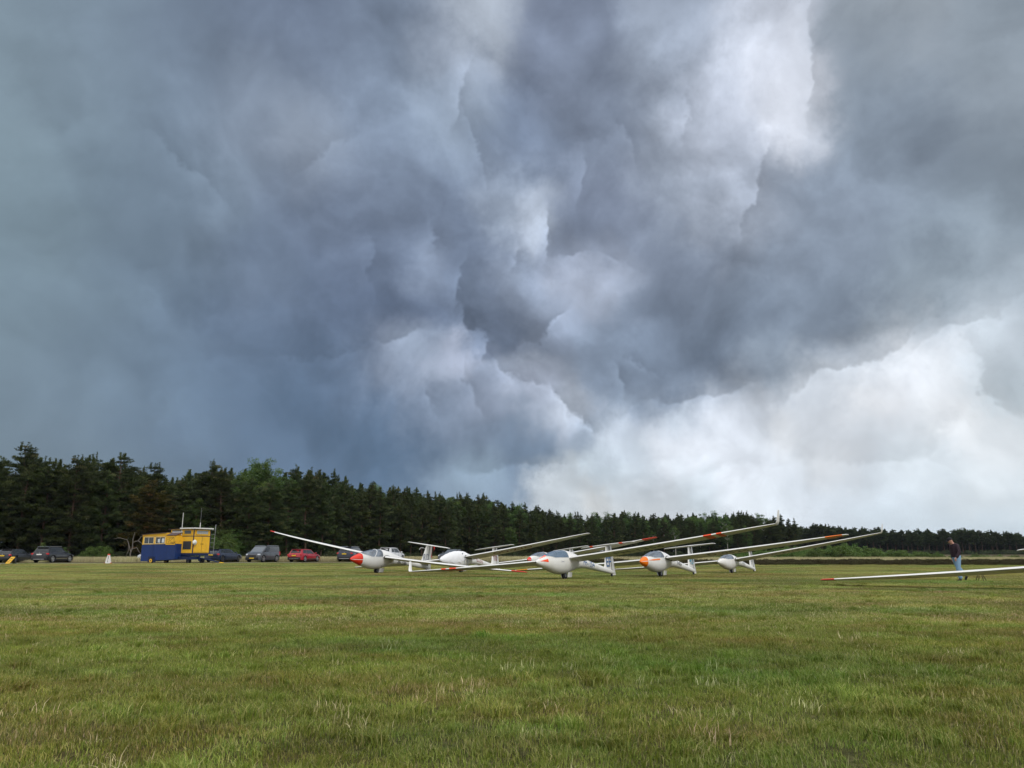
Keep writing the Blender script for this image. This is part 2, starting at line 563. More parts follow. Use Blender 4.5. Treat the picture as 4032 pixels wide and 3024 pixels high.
def tri_mesh(name, verts, faces, tint=None, mats=()):
    """fast mesh from numpy arrays; tint is one value per vertex"""
    me = bpy.data.meshes.new(name)
    verts = np.asarray(verts, np.float32); faces = np.asarray(faces, np.int32)
    k = faces.shape[1]
    me.vertices.add(len(verts)); me.vertices.foreach_set('co', verts.ravel())
    me.loops.add(faces.size); me.loops.foreach_set('vertex_index', faces.ravel())
    me.polygons.add(len(faces))
    me.polygons.foreach_set('loop_start', np.arange(0, faces.size, k, dtype=np.int32))
    me.update(calc_edges=True)
    if tint is not None:
        a = me.attributes.new('tint', 'FLOAT', 'POINT')
        a.data.foreach_set('value', np.asarray(tint, np.float32))
    for m in mats: me.materials.append(m)
    return me


def link_mesh(name, me, parent=None, loc=None, rotz=0, scale=None):
    o = bpy.data.objects.new(name, me)
    COL.objects.link(o)
    if parent is not None: o.parent = parent
    if loc is not None: o.location = loc
    o.rotation_euler = (0, 0, rotz)
    if scale is not None: o.scale = scale
    return o


def ss(x, a, b):
    t = np.clip((np.asarray(x, float) - a) / (b - a), 0, 1)
    return t * t * (3 - 2 * t)


def gh(x, y):
    """height of the field"""
    z = 0.13 * ss(y, 52, 80) + 0.35 * ss(y, 82, 300)
    z = z + 0.012 * np.sin(np.asarray(x) * 0.9 + 1.3 * np.sin(np.asarray(y) * 0.5)) * np.sin(np.asarray(y) * 0.8 + 0.7)
    return z


def g1(x, y):
    return float(gh(x, y))


# ================================================================== ground
def ground_mat():
    m = bpy.data.materials.new('grass_soil')
    m.use_nodes = True
    N = NT(m.node_tree)
    b = N.n['Principled BSDF']
    pos = N.n.new('ShaderNodeNewGeometry').outputs['Position']
    fine = N.noise(N.v('MULTIPLY', pos, (1, 1, 1)), 9, 8, 0.7)
    c = N.ramp(fine, [(0.3, (0.036, 0.038, 0.012, 1)), (0.5, (0.085, 0.082, 0.028, 1)), (0.7, (0.17, 0.15, 0.065, 1))])
    p1 = N.rng(N.noise(N.v('MULTIPLY', pos, (1, 1.6, 1)), 0.35, 5, 0.62), 0.42, 0.62, 0, 0.85)
    c = N.mix(p1, c, N.v('MULTIPLY', c, GRASS_PATCH))
    p2 = N.rng(N.noise(N.v('MULTIPLY', pos, (0.6, 1.6, 1)), 0.115, 4, 0.6), 0.46, 0.62, 0, 0.8)
    c = N.mix(p2, c, N.v('MULTIPLY', c, GRASS_PATCH2))
    # mowing streaks that run across the field
    st = N.noise(N.v('MULTIPLY', pos, (0.05, 0.9, 1)), 1.0, 4, 0.6)
    c = N.v('SCALE', c, scale=N.rng(st, 0.3, 0.7, 0.78, 1.25))
    N.put(b.inputs['Base Color'], c)
    b.inputs['Roughness'].default_value = 0.9
    b.inputs['Specular IOR Level'].default_value = 0.1
    bn = N.n.new('ShaderNodeBump'); bn.inputs['Strength'].default_value = 0.9; bn.inputs['Distance'].default_value = 0.05
    N.put(bn.inputs['Height'], N.noise(pos, 14, 6, 0.7))
    N.put(b.inputs['Normal'], bn.outputs[0])
    return m


GRASS_PATCH = (1.16, 0.92, 1.0)
GRASS_PATCH2 = (0.56, 0.80, 0.66)


def grid_obj(name, xs, ys, mat, dz=0.0, hf=gh):
    X, Y = np.meshgrid(xs, ys)
    Z = hf(X, Y) + dz
    V = np.stack([X, Y, Z], -1).reshape(-1, 3)
    nx, ny = len(xs), len(ys)
    i = np.arange(nx * ny).reshape(ny, nx)
    F = np.stack([i[:-1, :-1], i[:-1, 1:], i[1:, 1:], i[1:, :-1]], -1).reshape(-1, 4)
    o = link_mesh(name, tri_mesh(name, V, F, mats=[mat]))
    o.data.polygons.foreach_set('use_smooth', [True] * len(o.data.polygons))
    return o


def spaced(pts):
    return np.array(pts)


gx = np.concatenate([[-1600, -900, -500, -300, -200], np.linspace(-140, 140, 561), [200, 300, 500, 900, 1600]])
gy = np.concatenate([[-1500, -600, -200, -80, -40, -20], np.linspace(-10, 110, 241), np.linspace(118, 330, 30), [400, 600, 900, 1600]])
tag(grid_obj('ground', gx, gy, ground_mat()), kind='structure')

# gravel track in front of the parked cars: a strip along the line of the cars
TRK = [(-110, 61.0), (-49.9, 74.0), (-25, 79.5), (-6, 86.0), (10, 90.5), (60, 100)]


def trk(x):
    return np.interp(x, [p[0] for p in TRK], [p[1] for p in TRK])


gravel = pmat('gravel', (0.24, 0.225, 0.19), 0.95, spec=0.1, var=0.3, vscale=1.5, space='W', bump=0.6)
m_floor = pmat('forest_litter', (0.045, 0.036, 0.022), 0.95, spec=0.05, var=0.4, vscale=0.8, space='W', bump=0.5)
m_heath = pmat('heath_soil', (0.10, 0.085, 0.05), 0.95, spec=0.05, var=0.4, vscale=0.6, space='W', bump=0.5)


def strip(name, x0, x1, n, f0, f1, mat, dz, rows=3):
    xs = np.linspace(x0, x1, n)
    V, F = [], []
    for i, x in enumerate(xs):
        a, b = f0(x), f1(x)
        for r in range(rows + 1):
            y = a + (b - a) * r / rows
            wob = 0.22 * math.sin(x * 1.7 + r) * (1 if r in (0, rows) else 0)
            V.append((x, y + wob, g1(x, y + wob) + dz))
    k = rows + 1
    for i in range(n - 1):
        for r in range(rows):
            F.append((i * k + r, (i + 1) * k + r, (i + 1) * k + r + 1, i * k + r + 1))
    return tag(link_mesh(name, tri_mesh(name, V, F, mats=[mat])), kind='structure')


strip('gravel_track', -120, -2, 240, lambda x: trk(x) - 1.2, lambda x: trk(x) + 1.3, gravel, 0.015, 4)

# line of the wood: (photo x, distance)
WOOD = [(-900, 84), (-300, 90), (0, 95), (500, 101), (1000, 109), (1500, 132), (2000, 172), (2500, 214), (2900, 216), (3150, 228)]
WX = [at(p, Y, 2178).x for p, Y in WOOD]
WY = [Y for p, Y in WOOD]
FAR = [(2980, 335), (3500, 345), (4000, 350), (4700, 360)]
FX = [at(p, Y, 2178).x for p, Y in FAR]
FY = [Y for p, Y in FAR]


def wood(x):
    return float(np.interp(x, WX, WY))


strip('forest_floor', WX[0], WX[-1], 160, lambda x: wood(x) - 1.5, lambda x: wood(x) + 90, m_floor, 0.012, 10)
strip('heath', -4, 330, 200, lambda x: np.interp(x, [-4, 20, 60, 120, 330], [97, 74, 73.5, 80, 110]),
      lambda x: np.interp(x, [-4, 40, 80, 140, 330], [120, 200, 220, 300, 330]), m_heath, 0.010, 24)


# ================================================================== instanced ground cover
def bladefield(n, size, hmin, hmax, width, lean=0.5, dry=0.15, seg=2, wind=(0.25, 0.0), clump=0.0, seed=0, stalk=0.0, round_=False):
    """a patch of single grass blades"""
    r = np.random.default_rng(seed)
    if clump:
        nc = max(3, int(n / 30))
        cc = r.uniform(-size / 2, size / 2, (nc, 2))
        idx = r.integers(0, nc, n)
        xy = cc[idx] + r.normal(0, clump, (n, 2))
    else:
        xy = r.uniform(-size / 2, size / 2, (n, 2))
    h = hmin + (hmax - hmin) * r.beta(1.6, 2.6, n)
    ang = r.uniform(0, 2 * np.pi, n)
    ln = r.beta(1.5, 2, n) * lean * h * 2.0
    bx, by = np.cos(ang) * ln + wind[0] * h, np.sin(ang) * ln + wind[1] * h
    fa = r.uniform(0, np.pi, n)
    wx, wy = np.cos(fa) * width / 2, np.sin(fa) * width / 2
    wsc = r.uniform(0.6, 1.4, n)
    wx, wy = wx * wsc, wy * wsc
    tint = r.uniform(0, 1, n) ** 1.0
    if stalk:
        m = r.uniform(0, 1, n) < stalk
        tint[m] = 0.97
        h[m] *= 1.6
    V, T = [], []
    levels = [0, 0.55] if seg == 2 else [0]
    for t in levels:
        q = t * t
        px, py, pz = xy[:, 0] + bx * q, xy[:, 1] + by * q, h * t * (1 - 0.12 * t)
        k = 1 - 0.35 * t
        V += [np.stack([px - wx * k, py - wy * k, pz - (0.02 if t == 0 else 0)], 1), np.stack([px + wx * k, py + wy * k, pz - (0.02 if t == 0 else 0)], 1)]
    lenf = 1 / np.sqrt(1 + (bx ** 2 + by ** 2) / h ** 2 * 0.6)
    V.append(np.stack([xy[:, 0] + bx, xy[:, 1] + by, h * lenf], 1))
    nv = len(V)
    V = np.stack(V, 1).reshape(-1, 3)
    base = np.arange(n)[:, None] * nv
    if seg == 2:
        F = np.concatenate([base + [0, 1, 3], base + [0, 3, 2], base + [2, 3, 4]], 0)
    else:
        F = base + np.array([0, 1, 2])
    return V, F, np.repeat(tint, nv)


def scatter(name, pts, idx, protos, kind='stuff', tilt=None, label=None):
    """ONE stuff object: geometry nodes put the prototype patches on the points"""
    pc = bpy.data.collections.new(name + '_patches')
    for i, me in enumerate(protos):
        po = bpy.data.objects.new('%s_patch_%02d' % (name, i), me)
        pc.objects.link(po)
    me = bpy.data.meshes.new(name)
    n = len(pts)
    me.vertices.add(n)
    me.vertices.foreach_set('co', np.asarray(pts[:, :3], np.float32).ravel())
    for nm, col, ty in (('rot', pts[:, 3], 'FLOAT'), ('sc', pts[:, 4], 'FLOAT')):
        a = me.attributes.new(nm, ty, 'POINT'); a.data.foreach_set('value', np.asarray(col, np.float32))
    a = me.attributes.new('idx', 'INT', 'POINT'); a.data.foreach_set('value', np.asarray(idx, np.int32))
    o = bpy.data.objects.new(name, me)
    COL.objects.link(o)
    ng = bpy.data.node_groups.new(name, 'GeometryNodeTree')
    ng.interface.new_socket('Geometry', in_out='INPUT', socket_type='NodeSocketGeometry')
    ng.interface.new_socket('Geometry', in_out='OUTPUT', socket_type='NodeSocketGeometry')
    gi, go = ng.nodes.new('NodeGroupInput'), ng.nodes.new('NodeGroupOutput')
    ci = ng.nodes.new('GeometryNodeCollectionInfo')
    ci.inputs['Collection'].default_value = pc
    ci.inputs['Separate Children'].default_value = True
    ci.inputs['Reset Children'].default_value = True
    ip = ng.nodes.new('GeometryNodeInstanceOnPoints')
    ip.inputs['Pick Instance'].default_value = True

    def attr(nm, ty):
        q = ng.nodes.new('GeometryNodeInputNamedAttribute')
        q.data_type = ty
        q.inputs['Name'].default_value = nm
        return q.outputs['Attribute']

    cx = ng.nodes.new('ShaderNodeCombineXYZ')
    ng.links.new(attr('rot', 'FLOAT'), cx.inputs[2])
    ng.links.new(gi.outputs[0], ip.inputs['Points'])
    ng.links.new(ci.outputs[0], ip.inputs['Instance'])
    ng.links.new(attr('idx', 'INT'), ip.inputs['Instance Index'])
    ng.links.new(cx.outputs[0], ip.inputs['Rotation'])
    ng.links.new(attr('sc', 'FLOAT'), ip.inputs['Scale'])
    ng.links.new(ip.outputs[0], go.inputs[0])
    md = o.modifiers.new('scatter', 'NODES')
    md.node_group = ng
    return tag(o, kind=kind)


m_blade = leaf_mat('grass_blade', [(0.0, (0.105, 0.165, 0.022)), (0.3, (0.200, 0.260, 0.036)), (0.60, (0.300, 0.325, 0.066)),
                                   (0.76, (0.40, 0.365, 0.150)), (0.88, (0.58, 0.51, 0.27)), (1.0, (0.70, 0.62, 0.37))],
                   patch=GRASS_PATCH, patch2=GRASS_PATCH2, trans=0.2, rough=0.5, spec=0.3)


def build_grass():
    protos = []
    for s in range(6):
        V, F, T = bladefield(1000, 0.5, 0.02, 0.062, 0.0042, 0.75, seed=s, clump=0.05 if s % 2 else 0.0)
        protos.append(tri_mesh('lawn', V, F, T * 0.78, [m_blade]))
    for s in range(4):
        V, F, T = bladefield(2600, 1.1, 0.022, 0.068, 0.007, 0.75, seed=20 + s, clump=0.10 if s % 2 else 0.0)
        protos.append(tri_mesh('lawn', V, F, T * 0.90 + 0.04, [m_blade]))
    for s in range(3):
        V, F, T = bladefield(4200, 2.4, 0.025, 0.07, 0.014, 0.7, seed=40 + s, seg=1)
        protos.append(tri_mesh('lawn', V, F, T * 0.74 + 0.20, [m_blade]))
    for s in range(4):     # tussocks of longer green grass
        V, F, T = bladefield(170, 0.01, 0.045, 0.125, 0.0050, 0.75, seed=60 + s)
        r = np.random.default_rng(70 + s)
        k = V.shape[0] // 170
        off = r.normal(0, 0.045, (170, 2)); V[:, :2] += np.repeat(off, k, 0)
        protos.append(tri_mesh('lawn', V, F, T * 0.75, [m_blade]))
    for s in range(5):     # dry straw stalks, some lying
        V, F, T = bladefield(12, 0.26, 0.04, 0.12, 0.0042, 1.0 if s % 2 else 0.35, seed=80 + s)
        protos.append(tri_mesh('lawn', V, F, T * 0 + 0.97, [m_blade]))
    P, I = [], []

    def zone(y0, y1, step, first, count, jit):
        y = y0
        while y < y1:
            half = 0.80 * y + 2.5
            x = -half
            while x < half:
                P.append((x + rng.uniform(-jit, jit), y + rng.uniform(-jit, jit), 0, rng.integers(0, 4) * math.pi / 2 + rng.uniform(-.3, .3), rng.uniform(0.85, 1.15)))
                I.append(first + int(rng.integers(0, count)))
                x += step
            y += step
    zone(1.2, 12.5, 0.40, 0, 6, 0.07)
    zone(12.2, 32, 0.90, 6, 4, 0.14)
    zone(31, 79, 2.0, 10, 3, 0.3)
    for _ in range(2600):
        y = 1.5 + 30 * rng.uniform() ** 1.6
        x = rng.uniform(-1, 1) * (0.8 * y + 2)
        if mnoise.noise(Vector((x * 0.8, y * 0.9, 3.3))) > -0.08:
            P.append((x, y, 0, rng.uniform(0, 6.3), rng.uniform(0.6, 1.25))); I.append(13 + int(rng.integers(0, 4)))
    for _ in range(1300):
        y = 2 + 24 * rng.uniform() ** 1.5
        x = rng.uniform(-1, 1) * (0.8 * y + 2)
        if mnoise.noise(Vector((x * 0.6, y * 0.7, 9.3))) > -0.12:
            P.append((x, y, 0, rng.uniform(0, 6.3), rng.uniform(0.5, 1.35))); I.append(17 + int(rng.integers(0, 5)))
    P = np.array(P); I = np.array(I)
    # keep the blades off the track
    keep = ~((P[:, 1] > trk(P[:, 0]) - 2.0) & (P[:, 0] < 0))
    P, I = P[keep], I[keep]
    P[:, 2] = gh(P[:, 0], P[:, 1])
    scatter('grass', P, I, protos)


build_grass()

m_dry = leaf_mat('dry_grass', [(0.0, (0.34, 0.29, 0.16)), (0.5, (0.52, 0.46, 0.28)), (0.8, (0.62, 0.56, 0.38)), (1.0, (0.24, 0.27, 0.09))],
                 trans=0.2, rough=0.7, spec=0.1)
m_heather = leaf_mat('heather', [(0.0, (0.035, 0.026, 0.016)), (0.5, (0.075, 0.060, 0.036)), (0.8, (0.070, 0.085, 0.032)), (1.0, (0.11, 0.08, 0.055))],
                     trans=0.1, rough=0.8, spec=0.1)


def build_bands():
    protos = []
    for s in range(5):
        V, F, T = bladefield(900, 2.2, 0.25, 0.75, 0.022, 0.35, seed=100 + s, clump=0.22, wind=(0.15, 0))
        protos.append(tri_mesh('tall', V, F, T, [m_dry]))
    P, I = [], []
    # strip between the parked cars and the wood, then in front of the whole wood and the far wood
    for _ in range(5200):
        x = rng.uniform(-95, 175)
        if x < -2:
            y0 = trk(x) + 9.5; y1 = min(wood(x) + 2.0, y0 + 14)
        else:
            y0 = np.interp(x, [-2, 14, 40, 120, 175], [100, 79, 77, 86, 96]); y1 = np.interp(x, [-2, 14, 40, 80, 175], [116, 100, 106, 122, 150])
        if y1 < y0: y1 = y0 + 1
        y = y0 + (y1 - y0) * rng.uniform() ** 1.3
        sc = rng.uniform(0.6, 1.05) * (0.9 if x > 10 else 1.0)
        if mnoise.noise(Vector((x * 0.15, y * 0.2, 1.3))) < -0.25: sc *= 0.6
        P.append((x, y, g1(x, y) - 0.02, rng.uniform(0, 6.3), sc)); I.append(int(rng.integers(0, 5)))
    scatter('tall_dry_grass', np.array(P), I, protos)
    protos = []
    for s in range(5):
        r = np.random.default_rng(s)
        n = 1500
        u = r.normal(0, 1, (n, 3)); u /= np.linalg.norm(u, axis=1)[:, None]; u[:, 2] = abs(u[:, 2])
        lob = 1 + 0.25 * np.sin(u[:, 0] * 5 + s) * np.cos(u[:, 1] * 6)
        c = u * np.array([0.75, 0.6, 0.34]) * (r.uniform(0.6, 1, n) ** 0.5 * lob)[:, None]
        d = u + r.normal(0, 0.5, (n, 3)) + [0, 0, 0.8]; d /= np.linalg.norm(d, axis=1)[:, None]
        w = np.cross(d, r.normal(0, 1, (n, 3))); w /= np.linalg.norm(w, axis=1)[:, None]
        V = np.stack([c - w * 0.018, c + w * 0.018, c + d * 0.10], 1).reshape(-1, 3)
        F = np.arange(3 * n).reshape(-1, 3)
        protos.append(tri_mesh('heather', V, F, np.repeat(r.uniform(0, 1, n), 3), [m_heather]))
    P, I = [], []
    for _ in range(2600):
        x = rng.uniform(8, 130)
        a = float(np.interp(x, [8, 14, 20, 60, 130], [80, 71, 68, 67, 72]))
        y = a + rng.uniform(0, 1) * 8.5
        sc = rng.uniform(0.4, 0.95) * (0.75 + 0.5 * ss(y, a, a + 6))
        if x < 22 and rng.uniform() < 0.4: continue
        P.append((x, y, g1(x, y) - 0.03, rng.uniform(0, 6.3), float(sc))); I.append(int(rng.integers(0, 5)))
    scatter('heather', np.array(P), I, protos)


build_bands()

# ================================================================== gliders
m_white = pmat('white_gelcoat', (0.80, 0.80, 0.77), 0.28, spec=0.5, coat=0.35, var=0.03, vscale=1.2, dirt=(0.68, 0.67, 0.60), dirt_amt=0.35)
m_cream = pmat('aged_white_gelcoat', (0.79, 0.785, 0.745), 0.3, spec=0.5, coat=0.3, var=0.03, vscale=1.4, dirt=(0.62, 0.60, 0.50), dirt_amt=0.4)
m_red = pmat('signal_red_paint', (0.72, 0.035, 0.012), 0.35, coat=0.3, var=0.05)
m_orangered = pmat('fluorescent_orange_red', (0.95, 0.085, 0.012), 0.4, coat=0.2, var=0.04)
m_orange = pmat('orange_paint', (0.95, 0.20, 0.004), 0.35, coat=0.3, var=0.04)
m_yellow = pmat('amber_paint', (0.9, 0.36, 0.004), 0.35, coat=0.3, var=0.04)
m_black = pmat('black_rubber', (0.018, 0.018, 0.02), 0.7, spec=0.3)
m_seal = pmat('dark_seal', (0.03, 0.035, 0.04), 0.6)
m_interior = pmat('cockpit_grey', (0.42, 0.43, 0.45), 0.7, var=0.1)
m_panel = pmat('instrument_panel', (0.03, 0.03, 0.035), 0.5)
m_canopy = glass_mat('canopy_clear', (0.80, 0.87, 0.93), 0.20)
m_canopy_blue = glass_mat('canopy_blue', (0.30, 0.46, 0.62), 0.50)
m_cover = pmat('white_cloth_cover', (0.78, 0.79, 0.80), 0.8, spec=0.2, var=0.04, vscale=3, bump=0.35)
m_blue_ink = pmat('blue_lettering', (0.06, 0.14, 0.30), 0.5)
m_black_ink = pmat('black_lettering', (0.02, 0.022, 0.025), 0.5)
m_grey_ink = pmat('grey_lettering', (0.28, 0.30, 0.34), 0.5)
m_teal_ink = pmat('teal_lettering', (0.10, 0.30, 0.40), 0.5)
m_red_ink = pmat('dark_red_lettering', (0.30, 0.05, 0.04), 0.5)
m_metal = pmat('bare_metal', (0.55, 0.56, 0.58), 0.3, metal=0.9)
m_ribbon = pmat('red_ribbon', (0.55, 0.03, 0.025), 0.7)

FUS = [  # x, centre z, half width, half height, exponent
    (2.03, .700, .004, .004), (2.015, .700, .026, .028), (1.97, .700, .055, .062), (1.87, .700, .098, .112), (1.72, .700, .145, .170),
    (1.50, .698, .196, .240), (1.25, .692, .240, .314), (.95, .685, .274, .388), (.65, .682, .294, .442), (.35, .682, .302, .468),
    (.05, .687, .302, .462), (-.22, .696, .303, .440), (-.50, .704, .285, .392), (-.80, .702, .252, .330), (-1.10, .682, .215, .268),
    (-1.45, .640, .182, .214), (-1.85, .580, .160, .182), (-2.35, .500, .140, .158), (-2.95, .405, .118, .135), (-3.5, .318, .096, .116),
    (-4.0, .238, .070, .098), (-4.28, .196, .045, .080), (-4.40, .180, .018, .05)]
FX_ = np.array([s[0] for s in FUS][::-1])
FT = {k: np.array([s[i] for s in FUS][::-1]) for i, k in ((1, 'z'), (2, 'w'), (3, 'h'))}


def fus(x):
    return tuple(float(np.interp(x, FX_, FT[q])) for q in 'zwh')


def fus_pt(x, phi, off=0.0, k=1.0):
    """point of the hull; phi 0 = top, +90 deg = left side"""
    z, w, h = fus(x)
    e = 2 / 2.25
    s, c = math.sin(phi), math.cos(phi)
    y = math.copysign(abs(s) ** e, s) * (w + off)
    zz = z + math.copysign(abs(c) ** e, c) * (h + off)
    return Vector((x * k, y * k, zz * k))


def phi_for_z(x, zt):
    z, w, h = fus(x)
    q = max(-1, min(1, (zt - z) / max(h, 1e-4)))
    c = math.copysign(abs(q) ** (2.25 / 2), q)
    return math.acos(max(-1, min(1, c)))


def side_y(x, z, off=0.006):
    zc, w, h = fus(x)
    q = min(0.999, abs(z - zc) / h)
    return (w) * (1 - q ** 2.25) ** (1 / 2.25) + off


CAN_F, CAN_R = 1.60, -0.02


def sill(x, level=0.83):
    front = CAN_F
    z, w, h = fus(x)
    if x >= front: return None
    t = min(1, (front - x) / 0.62)
    top = z + h
    return top + (level - top) * (t ** 0.62)


def airfoil(n=9, th=0.15, camber=0.0):
    up, lo = [], []
    for i in range(n + 1):
        x = (1 - math.cos(math.pi * i / n)) / 2
        t = 5 * th * (0.2969 * math.sqrt(x) - 0.126 * x - 0.3516 * x ** 2 + 0.2843 * x ** 3 - 0.1036 * x ** 4)
        c = camber * 3.08 * (x ** 0.62) * (1 - x)
        up.append((x, c + t)); lo.append((x, c - t))
    return up[::-1] + lo[1:-1]        # TE over the top to LE, back below (TE shared)


def wing_planform(f):
    """chord and leading edge offset along the half span f 0..1"""
    c = float(np.interp(f, [0, .45, .75, .92, 1.0], [.96, .84, .64, .44, .30]))
    le = float(np.interp(f, [0, .45, .75, .92, 1.0], [0, -.02, -.08, -.19, -.30]))
    return c, le


class Glider:
    def __init__(s, spec):
        s.__dict__.update(spec)
        s.root = empty('glider', (0, 0, 0), 0, s.label, 'glider', 'gliders parked on the airfield')
        # rest pose: nose heading, roll about the wheel line
        th = R(s.th)
        Mh = Matrix(((-math.sin(th), math.cos(th), 0), (-math.cos(th), -math.sin(th), 0), (0, 0, 1)))
        rl = R(s.roll)
        Mr = Matrix(((1, 0, 0), (0, math.cos(rl), -math.sin(rl)), (0, math.sin(rl), math.cos(rl))))
        s.root.matrix_world = Matrix.Translation((s.X, s.Y, g1(s.X, s.Y))) @ (Mh @ Mr).to_4x4()
        s.build()

    # ---- hull
    def hull(s):
        global CAN_F
        CAN_F = s.can_f
        k = s.k
        xs = sorted(set([q[0] for q in FUS] + list(np.linspace(CAN_F, CAN_R, 15)) + [CAN_F - .24, s.nose_x]), reverse=True)
        xs = [x for i, x in enumerate(xs) if i == 0 or xs[i - 1] - x > 0.004]
        nT, nS = 8, 11
        rings, ph = [], []
        for x in xs:
            zs = sill(max(min(x, CAN_F - 0.004), CAN_R))
            p = phi_for_z(x, zs) if x < CAN_F - 0.002 and x > CAN_R - 0.5 else (0.12 if x >= CAN_F - 0.002 else 1.2)
            if x < CAN_R: p = phi_for_z(x, sill(CAN_R) if x > CAN_R - 0.5 else fus(x)[0] + fus(x)[2] * 0.4)
            p = max(0.06, p)
            a = list(np.linspace(-p, p, 2 * nT + 1)) + list(np.linspace(p, 2 * math.pi - p, 2 * nS + 1))[1:-1]
            rings.append([fus_pt(x, q, 0, k) for q in a]); ph.append(p)
        n = len(rings[0])
        body, nose, glass = MB(), MB(), MB()
        cov = bool(s.cover)
        for i in range(len(xs) - 1):
            xm = (xs[i] + xs[i + 1]) / 2
            for j in range(n):
                j2 = (j + 1) % n
                quad = [rings[i][j], rings[i][j2], rings[i + 1][j2], rings[i + 1][j]]
                isg = (j < 2 * nT) and CAN_R < xm < CAN_F
                t = glass if isg else (nose if (s.nose_mat and xm > s.nose_x) else body)
                t.add(quad, [(0, 1, 2, 3)])
        body.add(rings[-1], [list(range(n))])

        def weld(o):
            bm = bmesh.new(); bm.from_mesh(o.data)
            bmesh.ops.remove_doubles(bm, verts=bm.verts, dist=0.0006)
            bmesh.ops.recalc_face_normals(bm, faces=bm.faces)
            bm.to_mesh(o.data); bm.free()
            o.data.polygons.foreach_set('use_smooth', [True] * len(o.data.polygons))
            return o
        s.fuselage = weld(body.build('fuselage', s.mat, s.root, True))
        if s.nose_mat:
            weld(nose.build('nose_cone', s.nose_mat, s.root, True))
            # thin pale trim line round and along the coloured nose
            tr = MB()
            ring = []
            for q in np.linspace(0, 2 * math.pi, 41)[:-1]:
                a, b = fus_pt(s.nose_x + 0.012, q, .004, k), fus_pt(s.nose_x - 0.022, q, .004, k)
                ring.append((a, b))
            vs = [v for ab in ring for v in ab]
            tr.add(vs, [(2 * i, 2 * i + 1, (2 * i + 3) % 80, (2 * i + 2) % 80) for i in range(40)])
            for side in (1, -1):
                xx = np.linspace(2.0, s.nose_x, 10)
                v = []
                for x in xx:
                    for dz in (.011, -.011):
                        z = fus(x)[0] + dz * min(1, (2.03 - x) * 6)
                        v.append(Vector((x, side * side_y(x, z, .004), z)) * k)
                tr.add(v, [(2 * i, 2 * i + 1, 2 * i + 3, 2 * i + 2) for i in range(9)])
            tr.build('nose_trim', s.mat, s.root, True)
        g = weld(glass.build('canopy', s.glass, s.root, True))
        # canopy frame: thin rim along the sill and the rear arch
        fr = MB()
        for side in (1, -1):
            xx = np.linspace(CAN_F - 0.004, CAN_R, 22)
            fr.tube([fus_pt(x, side * max(.06, phi_for_z(x, sill(x))), .002, k) for x in xx], .009 * k, 5)
        pr = phi_for_z(CAN_R, sill(CAN_R))
        fr.tube([fus_pt(CAN_R, q, .002, k) for q in np.linspace(-pr, pr, 19)], .012 * k, 5)
        if s.two_seat:
            xm = 0.62
            pm = phi_for_z(xm, sill(xm))
            fr.tube([fus_pt(xm - 0.28 * (1 - abs(q) / pm) ** 0.8 if False else xm - 0.30 + 0.0 + 0.30 * (abs(q) / pm) ** 2, q, .002, k) for q in np.linspace(-pm, pm, 19)], .016 * k, 5)
        fr.build('canopy_frame', s.mat, g)
        # cockpit: tub, seat backs, headrest, instrument panel
        c = MB()
        xx = np.linspace(CAN_F - .15, 0.0, 12)
        top = []
        for x in xx:
            z = sill(x) - .05
            w = side_y(x, min(z, fus(x)[0] + fus(x)[2] * .9), -.02)
            top.append((Vector((x, w, z)) * k, Vector((x, w * .8, z - .3)) * k, Vector((x, -w * .8, z - .3)) * k, Vector((x, -w, z)) * k))
        c.loft(top, closed=False, cap=(False, False))
        tub = c.build('cockpit_tub', m_interior, s.root)
        q = MB().box(Vector((.22, 0, .80)) * k, Vector((.10, .40, .52)) * k, Matrix.Rotation(R(-28), 3, 'Y'))
        q.box(Vector((.14, 0, 1.04)) * k, Vector((.07, .18, .12)) * k, Matrix.Rotation(R(-20), 3, 'Y'))
        if s.two_seat: q.box(Vector((.85, 0, .76)) * k, Vector((.09, .40, .48)) * k, Matrix.Rotation(R(-28), 3, 'Y'))
        q.build('seat', m_interior, s.root, bevel=.02 * k)
        p = MB().box(Vector((1.12, 0, .83)) * k, Vector((.10, .34, .26)) * k, Matrix.Rotation(R(15), 3, 'Y'), taper=(1, .6))
        p.build('instrument_panel', m_panel, s.root, bevel=.02 * k)

    # ---- wing of one side; y0..y1 given as share of the half span
    def section(s, side, y, off=0.0, rootfat=1.0):
        k = s.k
        f = y / s.span
        c, le = wing_planform(f)
        c *= s.chord * k
        pts = airfoil(9, 0.115 * rootfat, 0.045)
        inc = R(9.8 - 2.0 * f)
        z0 = .81 * k + s.dih * y + 0.018 * s.span * f * f * s.bend
        out = []
        for px, pz in pts:
            X, Z = -px * c, pz * c * 1.0
            if off:
                Z += math.copysign(off, pz - .0); X += (off if px < .1 else 0)
            xr = X * math.cos(inc) - Z * math.sin(inc) * -1 * 0
            xr = X * math.cos(inc)
            zr = Z + X * math.sin(inc)
            out.append(Vector((-.0 * k + le * s.sweep * k + xr, side * y, z0 + zr)))
        return out

    def wing_piece(s, side, ys, off, close=(True, True)):
        mb = MB()
        mb.loft([s.section(side, y, off, 1.22 - .22 * min(1, (y - .2 * s.k) / (.5 * s.k)) if y < .7 * s.k else 1) for y in ys], cap=close)
        return mb

